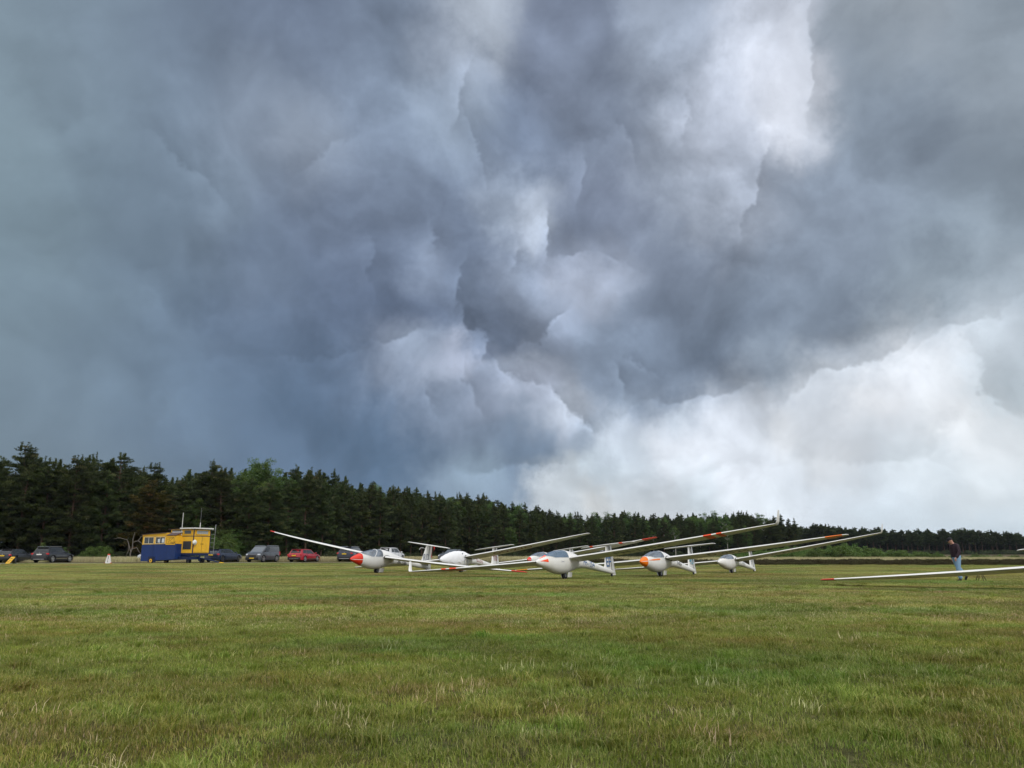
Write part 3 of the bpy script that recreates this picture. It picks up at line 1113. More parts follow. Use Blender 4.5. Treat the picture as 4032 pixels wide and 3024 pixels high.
    def wing(s, side):
        y0 = .20 * s.k
        marks = s.marks.get(side, s.marks.get(0, []))
        cuts = [y0]
        tipm = None
        ys = list(np.linspace(y0, .8 * s.k, 5)) + list(np.linspace(.8 * s.k, s.span, 22))[1:]
        w = s.wing_piece(side, ys, 0).build('wing', s.mat, s.root, True, auto=50)
        for a, b, mat in marks:
            yy = list(np.linspace(a * s.span, b * s.span + (0.012 if b >= 1 else 0), 5))
            s.wing_piece(side, yy, .004).build('wing_tip' if b >= 1 else 'colour_band', mat, w, True, auto=50)
        # aileron and air brake gaps
        gap = MB()
        for fy0, fy1, cx, up in ((.56, .93, .80, 1), (.56, .93, .80, -1)):
            v = []
            for y in np.linspace(fy0 * s.span, fy1 * s.span, 10):
                sec = s.section(side, y, .0025)
                top = sec[:10] if up > 0 else [sec[0]] + sec[10:][::-1]
                a = top[0].lerp(top[-1], 1 - cx)
                # walk along the surface points
                tgt = top[0].x + (top[-1].x - top[0].x) * (1 - cx)
                for i in range(len(top) - 1):
                    if (top[i].x - tgt) * (top[i + 1].x - tgt) <= 0:
                        t = (tgt - top[i].x) / (top[i + 1].x - top[i].x + 1e-9)
                        a = top[i].lerp(top[i + 1], t); break
                v += [a + Vector((.006, 0, .001 * up)), a + Vector((-.006, 0, .001 * up))]
            gap.add(v, [(2 * i, 2 * i + 1, 2 * i + 3, 2 * i + 2) for i in range(9)])
        gap.build('aileron_gap', m_seal, w)
        if s.seal:
            q = MB()
            sec = s.section(side, .36 * s.k, .012, 1.15)
            q.tube([sec[i] for i in range(4, 16)], .017 * s.k, 6)
            q.build('root_seal', m_seal, w)
        # tip: rounded end, winglet or skid
        yt = s.span
        sec = s.section(side, yt)
        cen = sum((p for p in sec), Vector()) / len(sec)
        if s.winglet:
            rings = []
            c0 = wing_planform(1)[0] * s.chord * s.k
            for t, hgt, out, sc, back in ((0, 0, 0, 1, 0), (.15, .03, .05, .98, -.01), (.35, .10, .085, .92, -.04), (1, s.winglet, .15, .48, -.22)):
                r = []
                for p in sec:
                    d = p - sec[9]
                    up = min(1, t * 2.6)
                    # turn the section from lying to standing
                    r.append(sec[9] + Vector((d.x * sc + back, side * (out - d.z * up * sc * .8), hgt + d.z * (1 - up) * sc)))
                rings.append(r)
            MB().loft(rings).build('winglet', s.mat, w, True, auto=50)
        else:
            rings = []
            for a in (0, .35, .65, .88, 1):
                sc = math.sqrt(max(0.02, 1 - a * a))
                r = [Vector((cen.x + (p.x - cen.x) * (.25 + .75 * sc) - .05 * a, side * (yt + .11 * a * s.k), cen.z + (p.z - cen.z) * sc)) for p in sec]
                rings.append(r)
            tm = next((m for a, b, m in marks if b >= 1), s.mat)
            MB().loft(rings).build('tip_cap', tm, w, True, auto=60)
        return w

    def tail(s):
        k = s.k

        def fin_ring(z, x0, x1, th):
            pts = airfoil(7, th, 0)
            return [Vector((x0 + (x1 - x0) * px, pz * (x0 - x1), z)) * k for px, pz in pts]
        zt = 1.40
        lv = [(.26, -3.36, -4.10), (.5, -3.52, -4.12), (1.0, -3.72, -4.14), (zt, -3.86, -4.16)]
        MB().loft([fin_ring(z, a, b - .002, .12) for z, a, b in lv]).build('fin', s.mat, s.root, True)
        lv2 = [(.07, -4.16, -4.50), (.5, -4.13, -4.46), (1.0, -4.15, -4.42), (zt - .01, -4.17, -4.38)]
        mb = MB()
        rings = []
        for z, a, b in lv2:
            rings.append([Vector((a, .035, z)) * k, Vector((b, .004, z)) * k, Vector((b, -.004, z)) * k, Vector((a, -.035, z)) * k])
        mb.loft(rings)
        s.rudder = mb.build('rudder', s.mat, s.root)
        MB().loft([[Vector((-4.117, .041 * sgn, z)) * k for z in (.2, zt)] + [Vector((-4.155, .0415 * sgn, z)) * k for z in (zt, .2)] for sgn in (1, 1.001)], cap=(True, True)).build('rudder_gap', m_seal, s.rudder)
        # tailplane
        hs = s.tp
        for side in (1, -1):
            rings = []
            for f in (0, .3, .7, .93, 1):
                c = float(np.interp(f, [0, .7, .93, 1], [.58, .44, .36, .24])) * k
                lx = (-3.80 - .10 * f) * k - (.05 * k if f == 1 else 0)
                tz = 1.405 * k + .012 * side * 0 - (.0 if f < 1 else .01)
                rings.append([Vector((lx - px * c * .995, side * (hs * f * k), tz + pz * c - px * c * .06)) for px, pz in airfoil(7, .13, 0)])
            t = MB().loft(rings).build('tailplane', s.mat, s.root, True)
            for a, b, m in s.tp_marks:
                rr = []
                for f in (a, (a + b) / 2, b):
                    c = float(np.interp(f, [0, .7, .93, 1], [.58, .44, .36, .24])) * k
                    lx = (-3.80 - .10 * f) * k
                    rr.append([Vector((lx - px * c + (.004 if px < .1 else 0), side * (hs * f * k), 1.405 * k + pz * c + math.copysign(.004, pz) - px * c * .06)) for px, pz in airfoil(7, .13, 0)])
                MB().loft(rr).build('colour_band', m, t, True)
        MB().disc(Vector((-4.12, 0, .075)) * k, 1, .075 * k, .05 * k, 14).build('tail_wheel', m_black, s.root)

    def gear(s):
        k = s.k
        w = MB().disc(Vector((0, 0, .160)) * k, 1, .160 * k, .12 * k, 26, r2=.13 * k).build('wheel', m_black, s.root, True)
        MB().disc(Vector((0, 0, .160)) * k, 1, .075 * k, .125 * k, 16).build('hub', m_metal, w)
        for sgn in (1, -1):
            d = MB()
            rot = Matrix.Rotation(R(-14 * sgn), 3, 'X')
            d.box(Vector((-.17, .155 * sgn, .17)) * k, Vector((.34, .012, .20)) * k, rot)
            d.build('gear_door', s.mat, s.root)
        for sgn in (1, -1):
            MB().tube([Vector((.02, .10 * sgn, .2)) * k, Vector((-.05, .10 * sgn, .42)) * k], .022 * k, 6).build('gear_leg', m_metal, s.root)

    def build(s):
        s.hull()
        wl = s.wing(1)
        wr = s.wing(-1)
        s.tail()
        s.gear()
        k = s.k
        if s.cover:
            # white cloth drawn over nose and canopy, strapped under the hull
            rings = []
            xs = [2.05] + list(np.linspace(1.98, -.42, 30))
            for i, x in enumerate(xs):
                xx = min(x, 2.0)
                hem = .50 + .06 * math.sin(i * .8) + (.12 if x < .3 else 0)
                ring = []
                pm = phi_for_z(xx, max(hem, fus(xx)[0] - fus(xx)[2] * .85))
                for q in np.linspace(-pm, pm, 25):
                    o = .022 + .006 * math.sin(q * 7 + i * 1.1) + .005 * math.sin(i * 2.3 + q * 3)
                    p = fus_pt(xx, q, o, k)
                    if x > 2: p.x += .02
                    ring.append(p)
                rings.append(ring)
            c = MB().loft(rings, closed=False, cap=(False, False)).build('canopy_cover', m_cover, s.root, True, auto=70)
            MB().box(fus_pt(.12, .95, .035, k), (.11 * k, .05 * k, .05 * k), Matrix.Rotation(R(35), 3, 'Y')).build('vent_scoop', m_grey_ink, c, bevel=.01)
            st = MB()
            for x in (.05, -.30):
                st.tube([fus_pt(x, q, .03, k) for q in np.linspace(1.3, 2 * math.pi - 1.3, 20)], .010, 5)
            st.build('strap', m_grey_ink, c)
        # text on hull, fin and lower wing side
        for txt, x0, size, mat, slant in s.hull_text:
            s.letters(txt, 'hull', x0, size, mat, slant)
        for txt, x0, size, mat, slant, z0 in s.fin_text:
            s.letters(txt, 'fin', x0, size, mat, slant, z0)
        if s.wing_text:
            txt, y0, size, mat = s.wing_text
            s.letters(txt, 'wing', y0, size, mat, 0, 0, wl)
        for fn in s.extras: fn(s)

    def letters(s, txt, where, a0, size, mat, slant, z0=0, parent=None):
        cu = bpy.data.curves.new('lettering', 'FONT')
        cu.body = txt; cu.size = 1.0; cu.resolution_u = 3; cu.shear = slant; cu.offset = 0.012
        cu.space_character = 1.05
        tmp = bpy.data.objects.new('lettering', cu)
        COL.objects.link(tmp)
        dg = bpy.context.evaluated_depsgraph_get()
        me = bpy.data.meshes.new_from_object(tmp.evaluated_get(dg))
        bpy.data.objects.remove(tmp)
        bm = bmesh.new(); bm.from_mesh(me)
        bmesh.ops.subdivide_edges(bm, edges=bm.edges, cuts=1)
        k = s.k
        for v in bm.verts:
            u, w = v.co.x * size / .70, v.co.y * size / .70
            if where == 'hull':
                x = a0 - u * .82
                zc = fus(x)[0] - size * (.42 if s.roll > 0 else 1.0)
                z = zc + w
                v.co = Vector((x, side_y(x, z, .008), z)) * k
            elif where == 'fin':
                x = a0 - u * .8
                v.co = Vector((x, .052 if x > -4.12 else .046, z0 + w)) * k
            else:
                y = a0 + u * 1.0
                c = wing_planform(y / s.span)[0] * s.chord * k
                px = min(.92, (.22 * c + (size - w)) / c)
                # lower surface height from the section
                sec = s.section(1, y)
                lo = [sec[0]] + sec[10:][::-1] + [sec[9]]
                tgt = sec[9].x + (sec[0].x - sec[9].x) * px
                zz = lo[0].z
                for i in range(len(lo) - 1):
                    if (lo[i].x - tgt) * (lo[i + 1].x - tgt) <= 0:
                        t = (tgt - lo[i].x) / (lo[i + 1].x - lo[i].x + 1e-9)
                        zz = lo[i].z + (lo[i + 1].z - lo[i].z) * t; break
                v.co = Vector((tgt, y, zz - .006))
        bm.to_mesh(me); bm.free()
        me.materials.clear(); me.materials.append(mat)
        o = bpy.data.objects.new('lettering', me)
        COL.objects.link(o); o.parent = parent if parent is not None else s.root
        o['label'] = 'lettering reading ' + txt
        return o


def wedge_marks(s):
    """orange wedges on the nose of the white single-seater"""
    k = s.k
    for cphi, w in ((1.42, .30), (.42, .30), (-.42, .30), (-1.42, .30)):
        v, f = [], []
        n = 8
        for i in range(n + 1):
            t = i / n
            x = 1.86 - .42 * t
            for q in (-1, -.33, .33, 1):
                v.append(fus_pt(x, cphi + q * (.05 + w * t * .62), .005, k))
        for i in range(n):
            for j in range(3):
                f.append((4 * i + j, 4 * i + j + 1, 4 * i + j + 5, 4 * i + j + 4))
        MB().add(v, f).build('nose_wedge', m_orangered, s.root, True)


def nose_hook(s):
    MB().disc(Vector((2.02, 0, .70)) * s.k, 0, .022 * s.k, .03, 12).build('tow_release', m_black, s.root)


def stripe(s):
    k = s.k
    v = []
    for i in range(16):
        x = s.nose_x - .02 - (1.02) * i / 15
        z = .735 + .03 * (i / 15)
        w = .006 + .024 * min(1, i / 6)
        for dz in (w, -w):
            v.append(Vector((x, side_y(x, z + dz, .006), z + dz)) * k)
    MB().add(v, [(2 * i, 2 * i + 1, 2 * i + 3, 2 * i + 2) for i in range(15)]).build('side_stripe', m_orange, s.root, True)


def ribbon(s):
    k = s.k
    v = []
    for i in range(9):
        t = i / 8
        z = 1.36 - .62 * t
        x = -4.40 - .05 * math.sin(t * 6) - .03 * t
        v += [Vector((x, .05 + .04 * math.sin(t * 5), z)) * k, Vector((x - .10, .03 + .05 * math.sin(t * 5 + 1), z)) * k]
    o = MB().add(v, [(2 * i, 2 * i + 1, 2 * i + 3, 2 * i + 2) for i in range(8)]).build('rudder_streamer', m_ribbon, s.rudder, True)


def probe(s):
    k = s.k
    MB().tube([Vector((-3.80, 0, 1.20)) * k, Vector((-3.62, 0, 1.24)) * k, Vector((-3.40, 0, 1.25)) * k, Vector((-3.32, 0, 1.22)) * k, Vector((-3.30, 0, 1.14)) * k], .010, 6).build('air_probe', m_white, s.root)


base = dict(k=1.0, chord=1.0, bend=1.0, sweep=1.0, tp=1.32, nose_mat=None, nose_x=1.60, glass=m_canopy, two_seat=False, can_f=1.60, mat=m_white, cover=False,
            winglet=0, marks={}, tp_marks=[], seal=False, hull_text=[], fin_text=[], wing_text=None, extras=[])


def G(**kw):
    d = dict(base); d.update(kw)
    return Glider(d)


G(label='white glider with orange wedges on its nose and blue PH-1354 on its hull', X=2.22, Y=33.0, th=34.4,
  roll=6.2, dih=.018, span=8.91, k=1.046, mat=m_cream, glass=m_canopy_blue, winglet=.50, chord=.95,
  marks={1: [(.70, .735, m_orangered), (.757, .780, m_orangered)], -1: [(.655, .70, m_orangered), (.725, .755, m_orangered)]},
  tp_marks=[(.50, .62, m_orangered)], hull_text=[('PH-1354', -1.32, .235, m_blue_ink, .25), ('Discus', .62, .060, m_grey_ink, .3)],
  fin_text=[('EF', -3.62, .42, m_blue_ink, 0, .45)], wing_text=('PH-1354', 2.2, .42, m_grey_ink), extras=[wedge_marks, nose_hook])
G(label='white two-seat glider with red nose cone, black PH-1396 on its hull, nearest the parked cars', X=-7.45, Y=43.05, th=29.4,
  roll=-7.2, dih=.026, span=8.90, k=1.132, two_seat=True, nose_mat=m_red, nose_x=1.36, can_f=1.40, seal=True, mat=m_white,
  marks={1: [(.93, 1.0, m_red)], -1: [(.955, 1.0, m_red)]}, hull_text=[('PH-1396', -1.32, .185, m_black_ink, .35)],
  fin_text=[('RD', -3.62, .34, m_grey_ink, 0, .60)], extras=[ribbon, probe])
G(label='white glider with a white cloth cover over nose and canopy', X=-2.93, Y=45.0, th=27.9, roll=6.9, dih=.026, span=7.88, k=1.039,
  cover=True, seal=True, mat=m_white, hull_text=[('OO-ZYO', -1.50, .16, m_red_ink, 0)], fin_text=[('TO', -3.72, .30, m_red_ink, 0, .62)],
  wing_text=('OO-ZYO', 2.0, .42, m_red_ink))
G(label='white glider with small red nose, mostly hidden behind the PH-1354 glider', X=2.06, Y=49.5, th=30.8,
  roll=7.4, dih=.014, span=7.43, k=1.005, nose_mat=m_red, nose_x=1.74, marks={0: [(.90, 1.0, m_red)]})
G(label='white glider with orange nose, orange side stripe and orange wing tips', X=6.88, Y=36.29, th=33.6, roll=5.7, dih=.005, span=8.20,
  k=1.026, nose_mat=m_orange, nose_x=1.56, seal=True, marks={1: [(.905, .985, m_orange)], -1: [(.90, .99, m_yellow)]},
  hull_text=[('D-0524', -1.75, .15, m_black_ink, .2)], fin_text=[('4U', -3.66, .40, m_teal_ink, .2, .52)], wing_text=('D-0524', 2.2, .42, m_grey_ink),
  extras=[stripe])
G(label='small plain white glider with thin upturned wing tips, right of the orange-nosed one', X=12.10, Y=43.14, th=35.7,
  roll=7.3, dih=.030, span=7.82, k=.885, seal=True, winglet=.42, mat=m_cream, hull_text=[('D-2412', -1.7, .14, m_grey_ink, 0)],
  fin_text=[('F', -3.74, .40, m_grey_ink, 0, .5)], extras=[nose_hook], wing_text=('D-2412', 2.2, .34, m_grey_ink))
G(label='white glider at the right edge, its red-tipped wing passing low before the person', X=16.22, Y=22.47, th=33.2,
  roll=6.9, dih=.022, span=6.96, k=.962, marks={0: [(.945, 1.0, m_red)]})

# ================================================================== vehicles
m_tyre = pmat('tyre', (0.02, 0.02, 0.021), 0.8, spec=0.25)
m_rim = pmat('alloy_rim', (0.55, 0.56, 0.58), 0.3, metal=0.7)
m_rim_dark = pmat('dark_rim', (0.10, 0.10, 0.11), 0.35, metal=0.6)
m_carglass = pmat('car_glass', (0.018, 0.022, 0.026), 0.06, spec=0.7)
m_carglass_l = pmat('car_glass_painted_reflection', (0.10, 0.12, 0.14), 0.08, spec=0.9)  # paler copy of the car glass: reflected sky is put into its base colour
m_lamp_red = pmat('tail_lamp', (0.42, 0.01, 0.012), 0.15, coat=0.5)
m_lamp_clear = pmat('head_lamp', (0.55, 0.58, 0.62), 0.12, coat=0.6)
m_plate_y = pmat('yellow_plate', (0.75, 0.50, 0.03), 0.5)
m_plate_w = pmat('white_plate', (0.70, 0.70, 0.68), 0.5)
m_plastic = pmat('dark_trim', (0.022, 0.022, 0.024), 0.6)
m_chrome = pmat('chrome_trim', (0.7, 0.71, 0.73), 0.18, metal=0.95)


def carpaint(name, c):
    return pmat(name, c, 0.3, spec=0.45, coat=0.75, dirt=tuple(min(1, x * 0.6 + 0.05) for x in c), vscale=0.9, dirt_amt=0.15)


def car(name, label, px, Y, fwd, paint, L=4.5, Wd=1.82, H=1.5, kind='hatch', rail=None, plate=m_plate_y, rim=m_rim, cat='car', accent=None, dark_glass=m_carglass):
    root = empty(name, (0, 0, 0), 0, label, cat, 'cars parked along the wood')
    x0 = at(px, Y, 2205).x
    ang = math.atan2(fwd[1], fwd[0])
    root.location = (x0, Y, g1(x0, Y) + .012)
    root.rotation_euler = (0, 0, ang)
    hl, hw = L / 2, Wd / 2
    wr = .33 if H < 1.6 else .36
    ax_f, ax_r = hl - .86, -hl + .84
    van = kind == 'van'
    # side profile: deck (belt) height along x
    if kind == 'van':
        belt = [(-hl, 1.02), (-hl + .1, 1.05), (ax_f - .1, 1.06), (hl - .55, 1.02), (hl - .12, .86), (hl, .62)]
        base_g = (hl - .70, -hl + .06); top_g = (hl - 1.62, -hl + .12)
    elif kind == 'coupe':
        belt = [(-hl, .82), (-hl + .25, .98), (-.8, .96), (ax_f - .35, .93), (hl - .4, .84), (hl - .08, .70), (hl, .50)]
        base_g = (hl - 1.35, -hl + .45); top_g = (hl - 2.15, -hl + 1.45)
    elif kind == 'estate':
        belt = [(-hl, .80), (-hl + .06, .96), (-.5, .93), (ax_f - .3, .90), (hl - .4, .80), (hl - .08, .66), (hl, .48)]
        base_g = (hl - 1.32, -hl + .10); top_g = (hl - 2.05, -hl + .55)
    else:
        bh = H * .62
        belt = [(-hl, bh * .86), (-hl + .08, bh * 1.02), (-.3, bh), (ax_f - .3, bh * .97), (hl - .35, bh * .86), (hl - .06, bh * .70), (hl, bh * .52)]
        base_g = (hl - 1.18, -hl + .14); top_g = (hl - 1.95, -hl + (.62 if kind == 'hatch' else .48))
    bx, bz = [b[0] for b in belt], [b[1] for b in belt]
    xs = sorted(set(list(np.linspace(-hl, hl, 33)) + bx + [ax_f + d for d in np.linspace(-wr - .06, wr + .06, 11)] + [ax_r + d for d in np.linspace(-wr - .06, wr + .06, 11)]))
    rings = []
    for x in xs:
        z = float(np.interp(x, bx, bz))
        plan = hw * (1 - .16 * max(0, (x - hl + .75) / .75) ** 2.2 - .12 * max(0, (-x - hl + .6) / .6) ** 2.2)
        zb = .20 + .05 * max(0, (abs(x) - hl + .5) / .5)
        for axx in (ax_f, ax_r):
            d = abs(x - axx)
            if d < wr + .05: zb = max(zb, wr + math.sqrt((wr + .05) ** 2 - d * d))
        zb = min(zb, z - .12)
        zm = max(zb + .02, .55)
        half = [(0, z + .035 * min(1, (hl - abs(x)) * 3)), (plan * .70, z + .02), (plan * .91, z), (plan * .975, z - .07), (plan, max(zb, min(zm, z - .1)) ), (plan * .985, zb), (plan * .80, zb - .0)]
        ring = [Vector((x, y, zz)) for y, zz in half] + [Vector((x, -y, zz)) for y, zz in half[::-1][:-1]]
        rings.append(ring)
    body = MB().loft(rings)
    bo = body.build('body', paint, root, True, auto=38)
    # dark underbody fills the wheel houses
    MB().box((0, 0, .42), (L - .5, Wd - .34, .42)).build('underbody', m_plastic, root)
    # greenhouse
    zb_ = lambda x: float(np.interp(x, bx, bz)) + .0
    f0, r0 = base_g; f1, r1 = top_g
    tb, tt = hw * .90, hw * (.70 if not van else .82)
    zt = H - .045
    B = [Vector((f0, tb * .92, zb_(f0) - .02)), Vector((r0, tb * .95, zb_(r0) - .02)), Vector((r0, -tb * .95, zb_(r0) - .02)), Vector((f0, -tb * .92, zb_(f0) - .02))]
    mid = (f1 + r1) / 2
    T = [Vector((f1, tt * .95, zt - .03)), Vector((r1, tt * .95, zt - (.04 if kind != 'coupe' else .10))), Vector((r1, -tt * .95, zt - (.04 if kind != 'coupe' else .10))), Vector((f1, -tt * .95, zt - .03))]

    def pane(name_, q, mat, off=.004):
        nrm = (q[1] - q[0]).cross(q[3] - q[0]).normalized()
        ctr = sum(q, Vector()) / 4
        if nrm.dot(ctr - Vector((mid, 0, (zt + 1) / 2))) < 0: nrm = -nrm
        v = [p + nrm * off for p in q] + [p - nrm * .02 for p in q]
        return MB().add(v, [(0, 1, 2, 3), (7, 6, 5, 4), (0, 4, 5, 1), (1, 5, 6, 2), (2, 6, 7, 3), (3, 7, 4, 0)]).build(name_, mat, root)
    # cabin shell in body colour with glazing set on it
    sh = MB()
    tm = Vector((0, 0, .045))
    roofmid = [T[0].lerp(T[3], .5) + tm, T[1].lerp(T[2], .5) + tm]
    midl, midr = T[0].lerp(T[1], .45) + Vector((0, .03, .045)), T[3].lerp(T[2], .45) + Vector((0, -.03, .045))
    rc = T[0].lerp(T[2], .45); rc = Vector((rc.x, 0, zt + .045))
    V = B + T + roofmid + [midl, midr, rc]
    sh.add(V, [(0, 1, 5, 11 - 1, 4), (3, 7, 11, 6, 2), (0, 4, 8, 7, 3), (1, 2, 6, 9, 5), (4, 10, 12, 8), (8, 12, 11, 7), (10, 5, 9, 12), (12, 9, 6, 11)])
    sh.build('cabin_shell', paint, root, True, auto=24, bevel=.05)

    def inset(q, du0, du1, dv0, dv1):
        a, b, c, d = q      # a bottom start, b bottom end, c top end, d top start
        L_ = lambda p, q_, t: p.lerp(q_, t)
        def P(u, v): return L_(L_(a, b, u), L_(d, c, u), v)
        return [P(du0, dv0), P(1 - du1, dv0), P(1 - du1, 1 - dv1), P(du0, 1 - dv1)]
    ws = pane('windscreen', inset([B[0], B[3], T[3], T[0]], .05, .05, .04, .06), dark_glass, .012)
    rw = pane('rear_window', inset([B[2], B[1], T[1], T[2]], .09, .09, .22 if not van else .3, .08), m_carglass, .012)
    for sgn, qq in ((1, [B[1], B[0], T[0], T[1]]), (-1, [B[2], B[3], T[3], T[2]])):
        if van:
            pane('side_window', inset(qq, .66, .08, .06, .10), m_carglass, .012)
            pane('side_panel', inset(qq, .05, .38, .10, .12), paint, .016)
        else:
            u0 = .10 if kind != 'coupe' else .16
            pane('side_window', inset(qq, u0 + .04, .58 if kind != 'coupe' else .52, .12, .09), m_carglass, .012)
            pane('side_window', inset(qq, .44 if kind != 'coupe' else .50, .07, .08, .09), m_carglass_l if False else m_carglass, .012)
        if rail is not None:
            s0, s1 = T[1 if sgn > 0 else 2], T[0 if sgn > 0 else 3]
            pts = [s0.lerp(s1, t) + Vector((0, sgn * .0, .045 + .055 * math.sin(math.pi * min(1, max(0, t))) ** .4)) for t in np.linspace(.02, .98, 9)]
            MB().tube(pts, .022, 6).build('roof_rail', rail, root, True)
        # mirror
        MB().box((f0 - .28, sgn * (hw + .06), zb_(f0) + .10), (.16, .20, .14), taper=(.8, .9)).build('mirror', paint if kind != 'van' else m_plastic, root, bevel=.03)
        # lamps
        zh = float(np.interp(hl - .25, bx, bz)) - .10
        MB().box((hl - .20, sgn * (hw - .27), zh), (.30, .36, .13), Matrix.Rotation(R(-22 * sgn), 3, 'Z'), taper=(.8, .8)).build('headlight', m_lamp_clear, root, bevel=.03)
        zl = float(np.interp(-hl + .1, bx, bz)) - .13
        MB().box((-hl + .10, sgn * (hw - .20), zl), (.22, .38, .16 if kind != 'van' else .4), Matrix.Rotation(R(16 * sgn), 3, 'Z'), taper=(.8, .8)).build('tail_light', m_lamp_red, root, bevel=.03)
        # sill strip
        MB().box(((ax_f + ax_r) / 2, sgn * (hw - .01), .27), (ax_f - ax_r - 2 * wr - .14, .05, .09)).build('sill', m_plastic, root, bevel=.015)
        if accent: MB().box(((ax_f + ax_r) / 2, sgn * (hw + .012), .40), (ax_f - ax_r - 2 * wr - .3, .03, .04)).build('trim_strip', accent, root)
        # door seams
        for xd in (.05, -1.0, .98):
            MB().box((xd, sgn * (hw + .0005), .70), (.012, .012, .52)).build('door_seam', m_plastic, root)
        for axx in (ax_f, ax_r):
            w = MB().disc((axx, sgn * (hw - .115), wr), 1, wr, .22, 26, r2=wr * .93).build('wheel', m_tyre, root, True)
            r_ = MB().disc((axx, sgn * (hw - .015), wr), 1, wr * .22, .04, 12)
            for q in range(5):
                a = 2 * math.pi * q / 5 + .3
                r_.box((axx + math.cos(a) * wr * .40, sgn * (hw - .012), wr + math.sin(a) * wr * .40), (wr * .56, .035, .07), Matrix.Rotation(-a, 3, 'Y'))
            rim_o = r_.build('rim', rim, w)
            rim_o['kind'] = 'thing' if False else rim_o.get('kind', '') or ''
            del rim_o['kind']
            ring = []
            for t in np.linspace(0, 2 * math.pi, 25):
                ring.append(Vector((axx + math.cos(t) * wr * .66, sgn * (hw - .008), wr + math.sin(t) * wr * .66)))
            MB().tube(ring, .018, 5, cap=False).build('rim_edge', rim, w)
    zr = float(np.interp(-hl + .1, bx, bz))
    MB().box((-hl + .02, 0, .40), (.16, Wd * .86, .26)).build('rear_bumper', m_plastic if accent or van else paint, root, bevel=.05)
    MB().box((hl - .05, 0, .36), (.18, Wd * .84, .24)).build('front_bumper', m_plastic if van else paint, root, bevel=.05)
    MB().box((-hl - .075, 0, zr - .20 if kind != 'van' else .6), (.02, .52, .12)).build('number_plate', plate, root)
    MB().box((hl + .05, 0, .42), (.02, .52, .11)).build('number_plate', plate, root)
    gz = float(np.interp(hl - .06, bx, bz)) - .06
    MB().box((hl - .045, 0, gz - .02), (.10, .80 if not van else 1.05, .15), taper=(1, .85)).build('grille', m_plastic, root, bevel=.02)
    MB().disc((hl + .015, 0, gz + .0), 0, .05, .02, 12).build('badge', m_chrome, root)
    MB().disc((-hl - .01, 0, zr - .06), 0, .05, .03, 12).build('badge', m_chrome, root)
    if accent:
        MB().box((-hl - .07, 0, .34), (.03, Wd * .62, .05)).build('bumper_trim', accent, root, bevel=.01)
    # windscreen wipers, aerial
    MB().tube([Vector((r1 + .25, 0, zt + .05)), Vector((r1 + .10, 0, zt + .13))], .018, 5).build('aerial', m_plastic, root)
    if kind != 'van':
        MB().box((r1 - .06, 0, zt - .03), (.22, tt * 1.75, .035), Matrix.Rotation(R(8), 3, 'Y')).build('roof_spoiler', paint, root, bevel=.01)
    return root


p_black = carpaint('paint_black', (0.008, 0.009, 0.012))
p_navy = carpaint('paint_navy', (0.010, 0.018, 0.045))
p_navy2 = carpaint('paint_dark_blue', (0.012, 0.016, 0.032))
p_grey = carpaint('paint_dark_grey', (0.06, 0.066, 0.074))
p_red = carpaint('paint_red', (0.36, 0.010, 0.022))
p_whitec = carpaint('paint_white', (0.62, 0.63, 0.64))
p_silver = carpaint('paint_silver', (0.40, 0.42, 0.44))

car('parked_car', 'black hatchback with yellow rear plate, leftmost of the parked cars', 62, 83.0, (.05, 1), p_black, 4.25, 1.78, 1.42, 'hatch', rim=m_rim_dark)
car('parked_car', 'black sport utility car with silver roof rails beside the black hatchback', 208, 81.5, (.03, 1), p_black, 4.6, 1.84, 1.60, 'suv', rail=m_chrome, plate=m_plate_w, accent=m_chrome)
car('parked_car', 'silver car showing only one front corner behind the yellow and blue control cabin', 606, 88.0, (-.1, -1), p_silver, 4.2, 1.78, 1.46, 'hatch')
car('parked_car', 'dark blue estate car between the control cabin and the grey van', 880, 86.0, (.22, .97), p_navy, 4.7, 1.84, 1.42, 'estate', rim=m_rim_dark)
car('delivery_van', 'dark grey compact delivery van facing the field beside the blue estate', 1034, 86.0, (-.22, -.98), p_grey, 4.42, 1.84, 1.74, 'van', rail=m_chrome, cat='van', dark_glass=m_carglass_l)
car('parked_car', 'red crossover car seen from behind, right of the grey van', 1198, 88.0, (.26, .97), p_red, 4.4, 1.82, 1.42, 'suv', accent=m_chrome)
car('parked_car', 'dark blue sport utility car behind the raised wing of the red-nosed glider', 1385, 91.0, (.16, .98), p_navy2, 4.8, 1.92, 1.68, 'suv', rail=m_chrome, accent=m_chrome)
car('parked_car', 'white crossover car behind the canopy of the red-nosed glider', 1540, 92.5, (.26, .97), p_whitec, 4.4, 1.84, 1.62, 'suv', rail=m_plastic)
car('parked_car', 'dark grey low car with chrome grille behind the covered glider', 1783, 95.0, (-.40, -.91), p_grey, 4.7, 1.84, 1.45, 'coupe', dark_glass=m_carglass_l)

# ================================================================== control cabin on wheels
m_cy = pmat('cabin_yellow', (0.82, 0.47, 0.03), 0.5, var=0.06, vscale=1.2, dirt=(0.45, 0.27, 0.05), dirt_amt=0.35)
m_cb = pmat('cabin_blue', (0.010, 0.035, 0.145), 0.45, var=0.12, vscale=1.0, dirt=(0.02, 0.04, 0.09), dirt_amt=0.5)
m_cb2 = pmat('cabin_frame_blue', (0.008, 0.02, 0.07), 0.5, var=0.1)
m_croof = pmat('cabin_roof_felt', (0.10, 0.07, 0.065), 0.8, var=0.15)
m_cwhite = pmat('cabin_white', (0.72, 0.72, 0.68), 0.5, var=0.05)
m_cglass = pmat('cabin_window_glass', (0.05, 0.06, 0.065), 0.08, spec=0.8)
m_cglass2 = pmat('cabin_window_bright', (0.34, 0.37, 0.38), 0.12, spec=0.9, var=0.3, vscale=2.5)
m_dark_panel = pmat('dark_board', (0.035, 0.036, 0.042), 0.6, var=0.1)
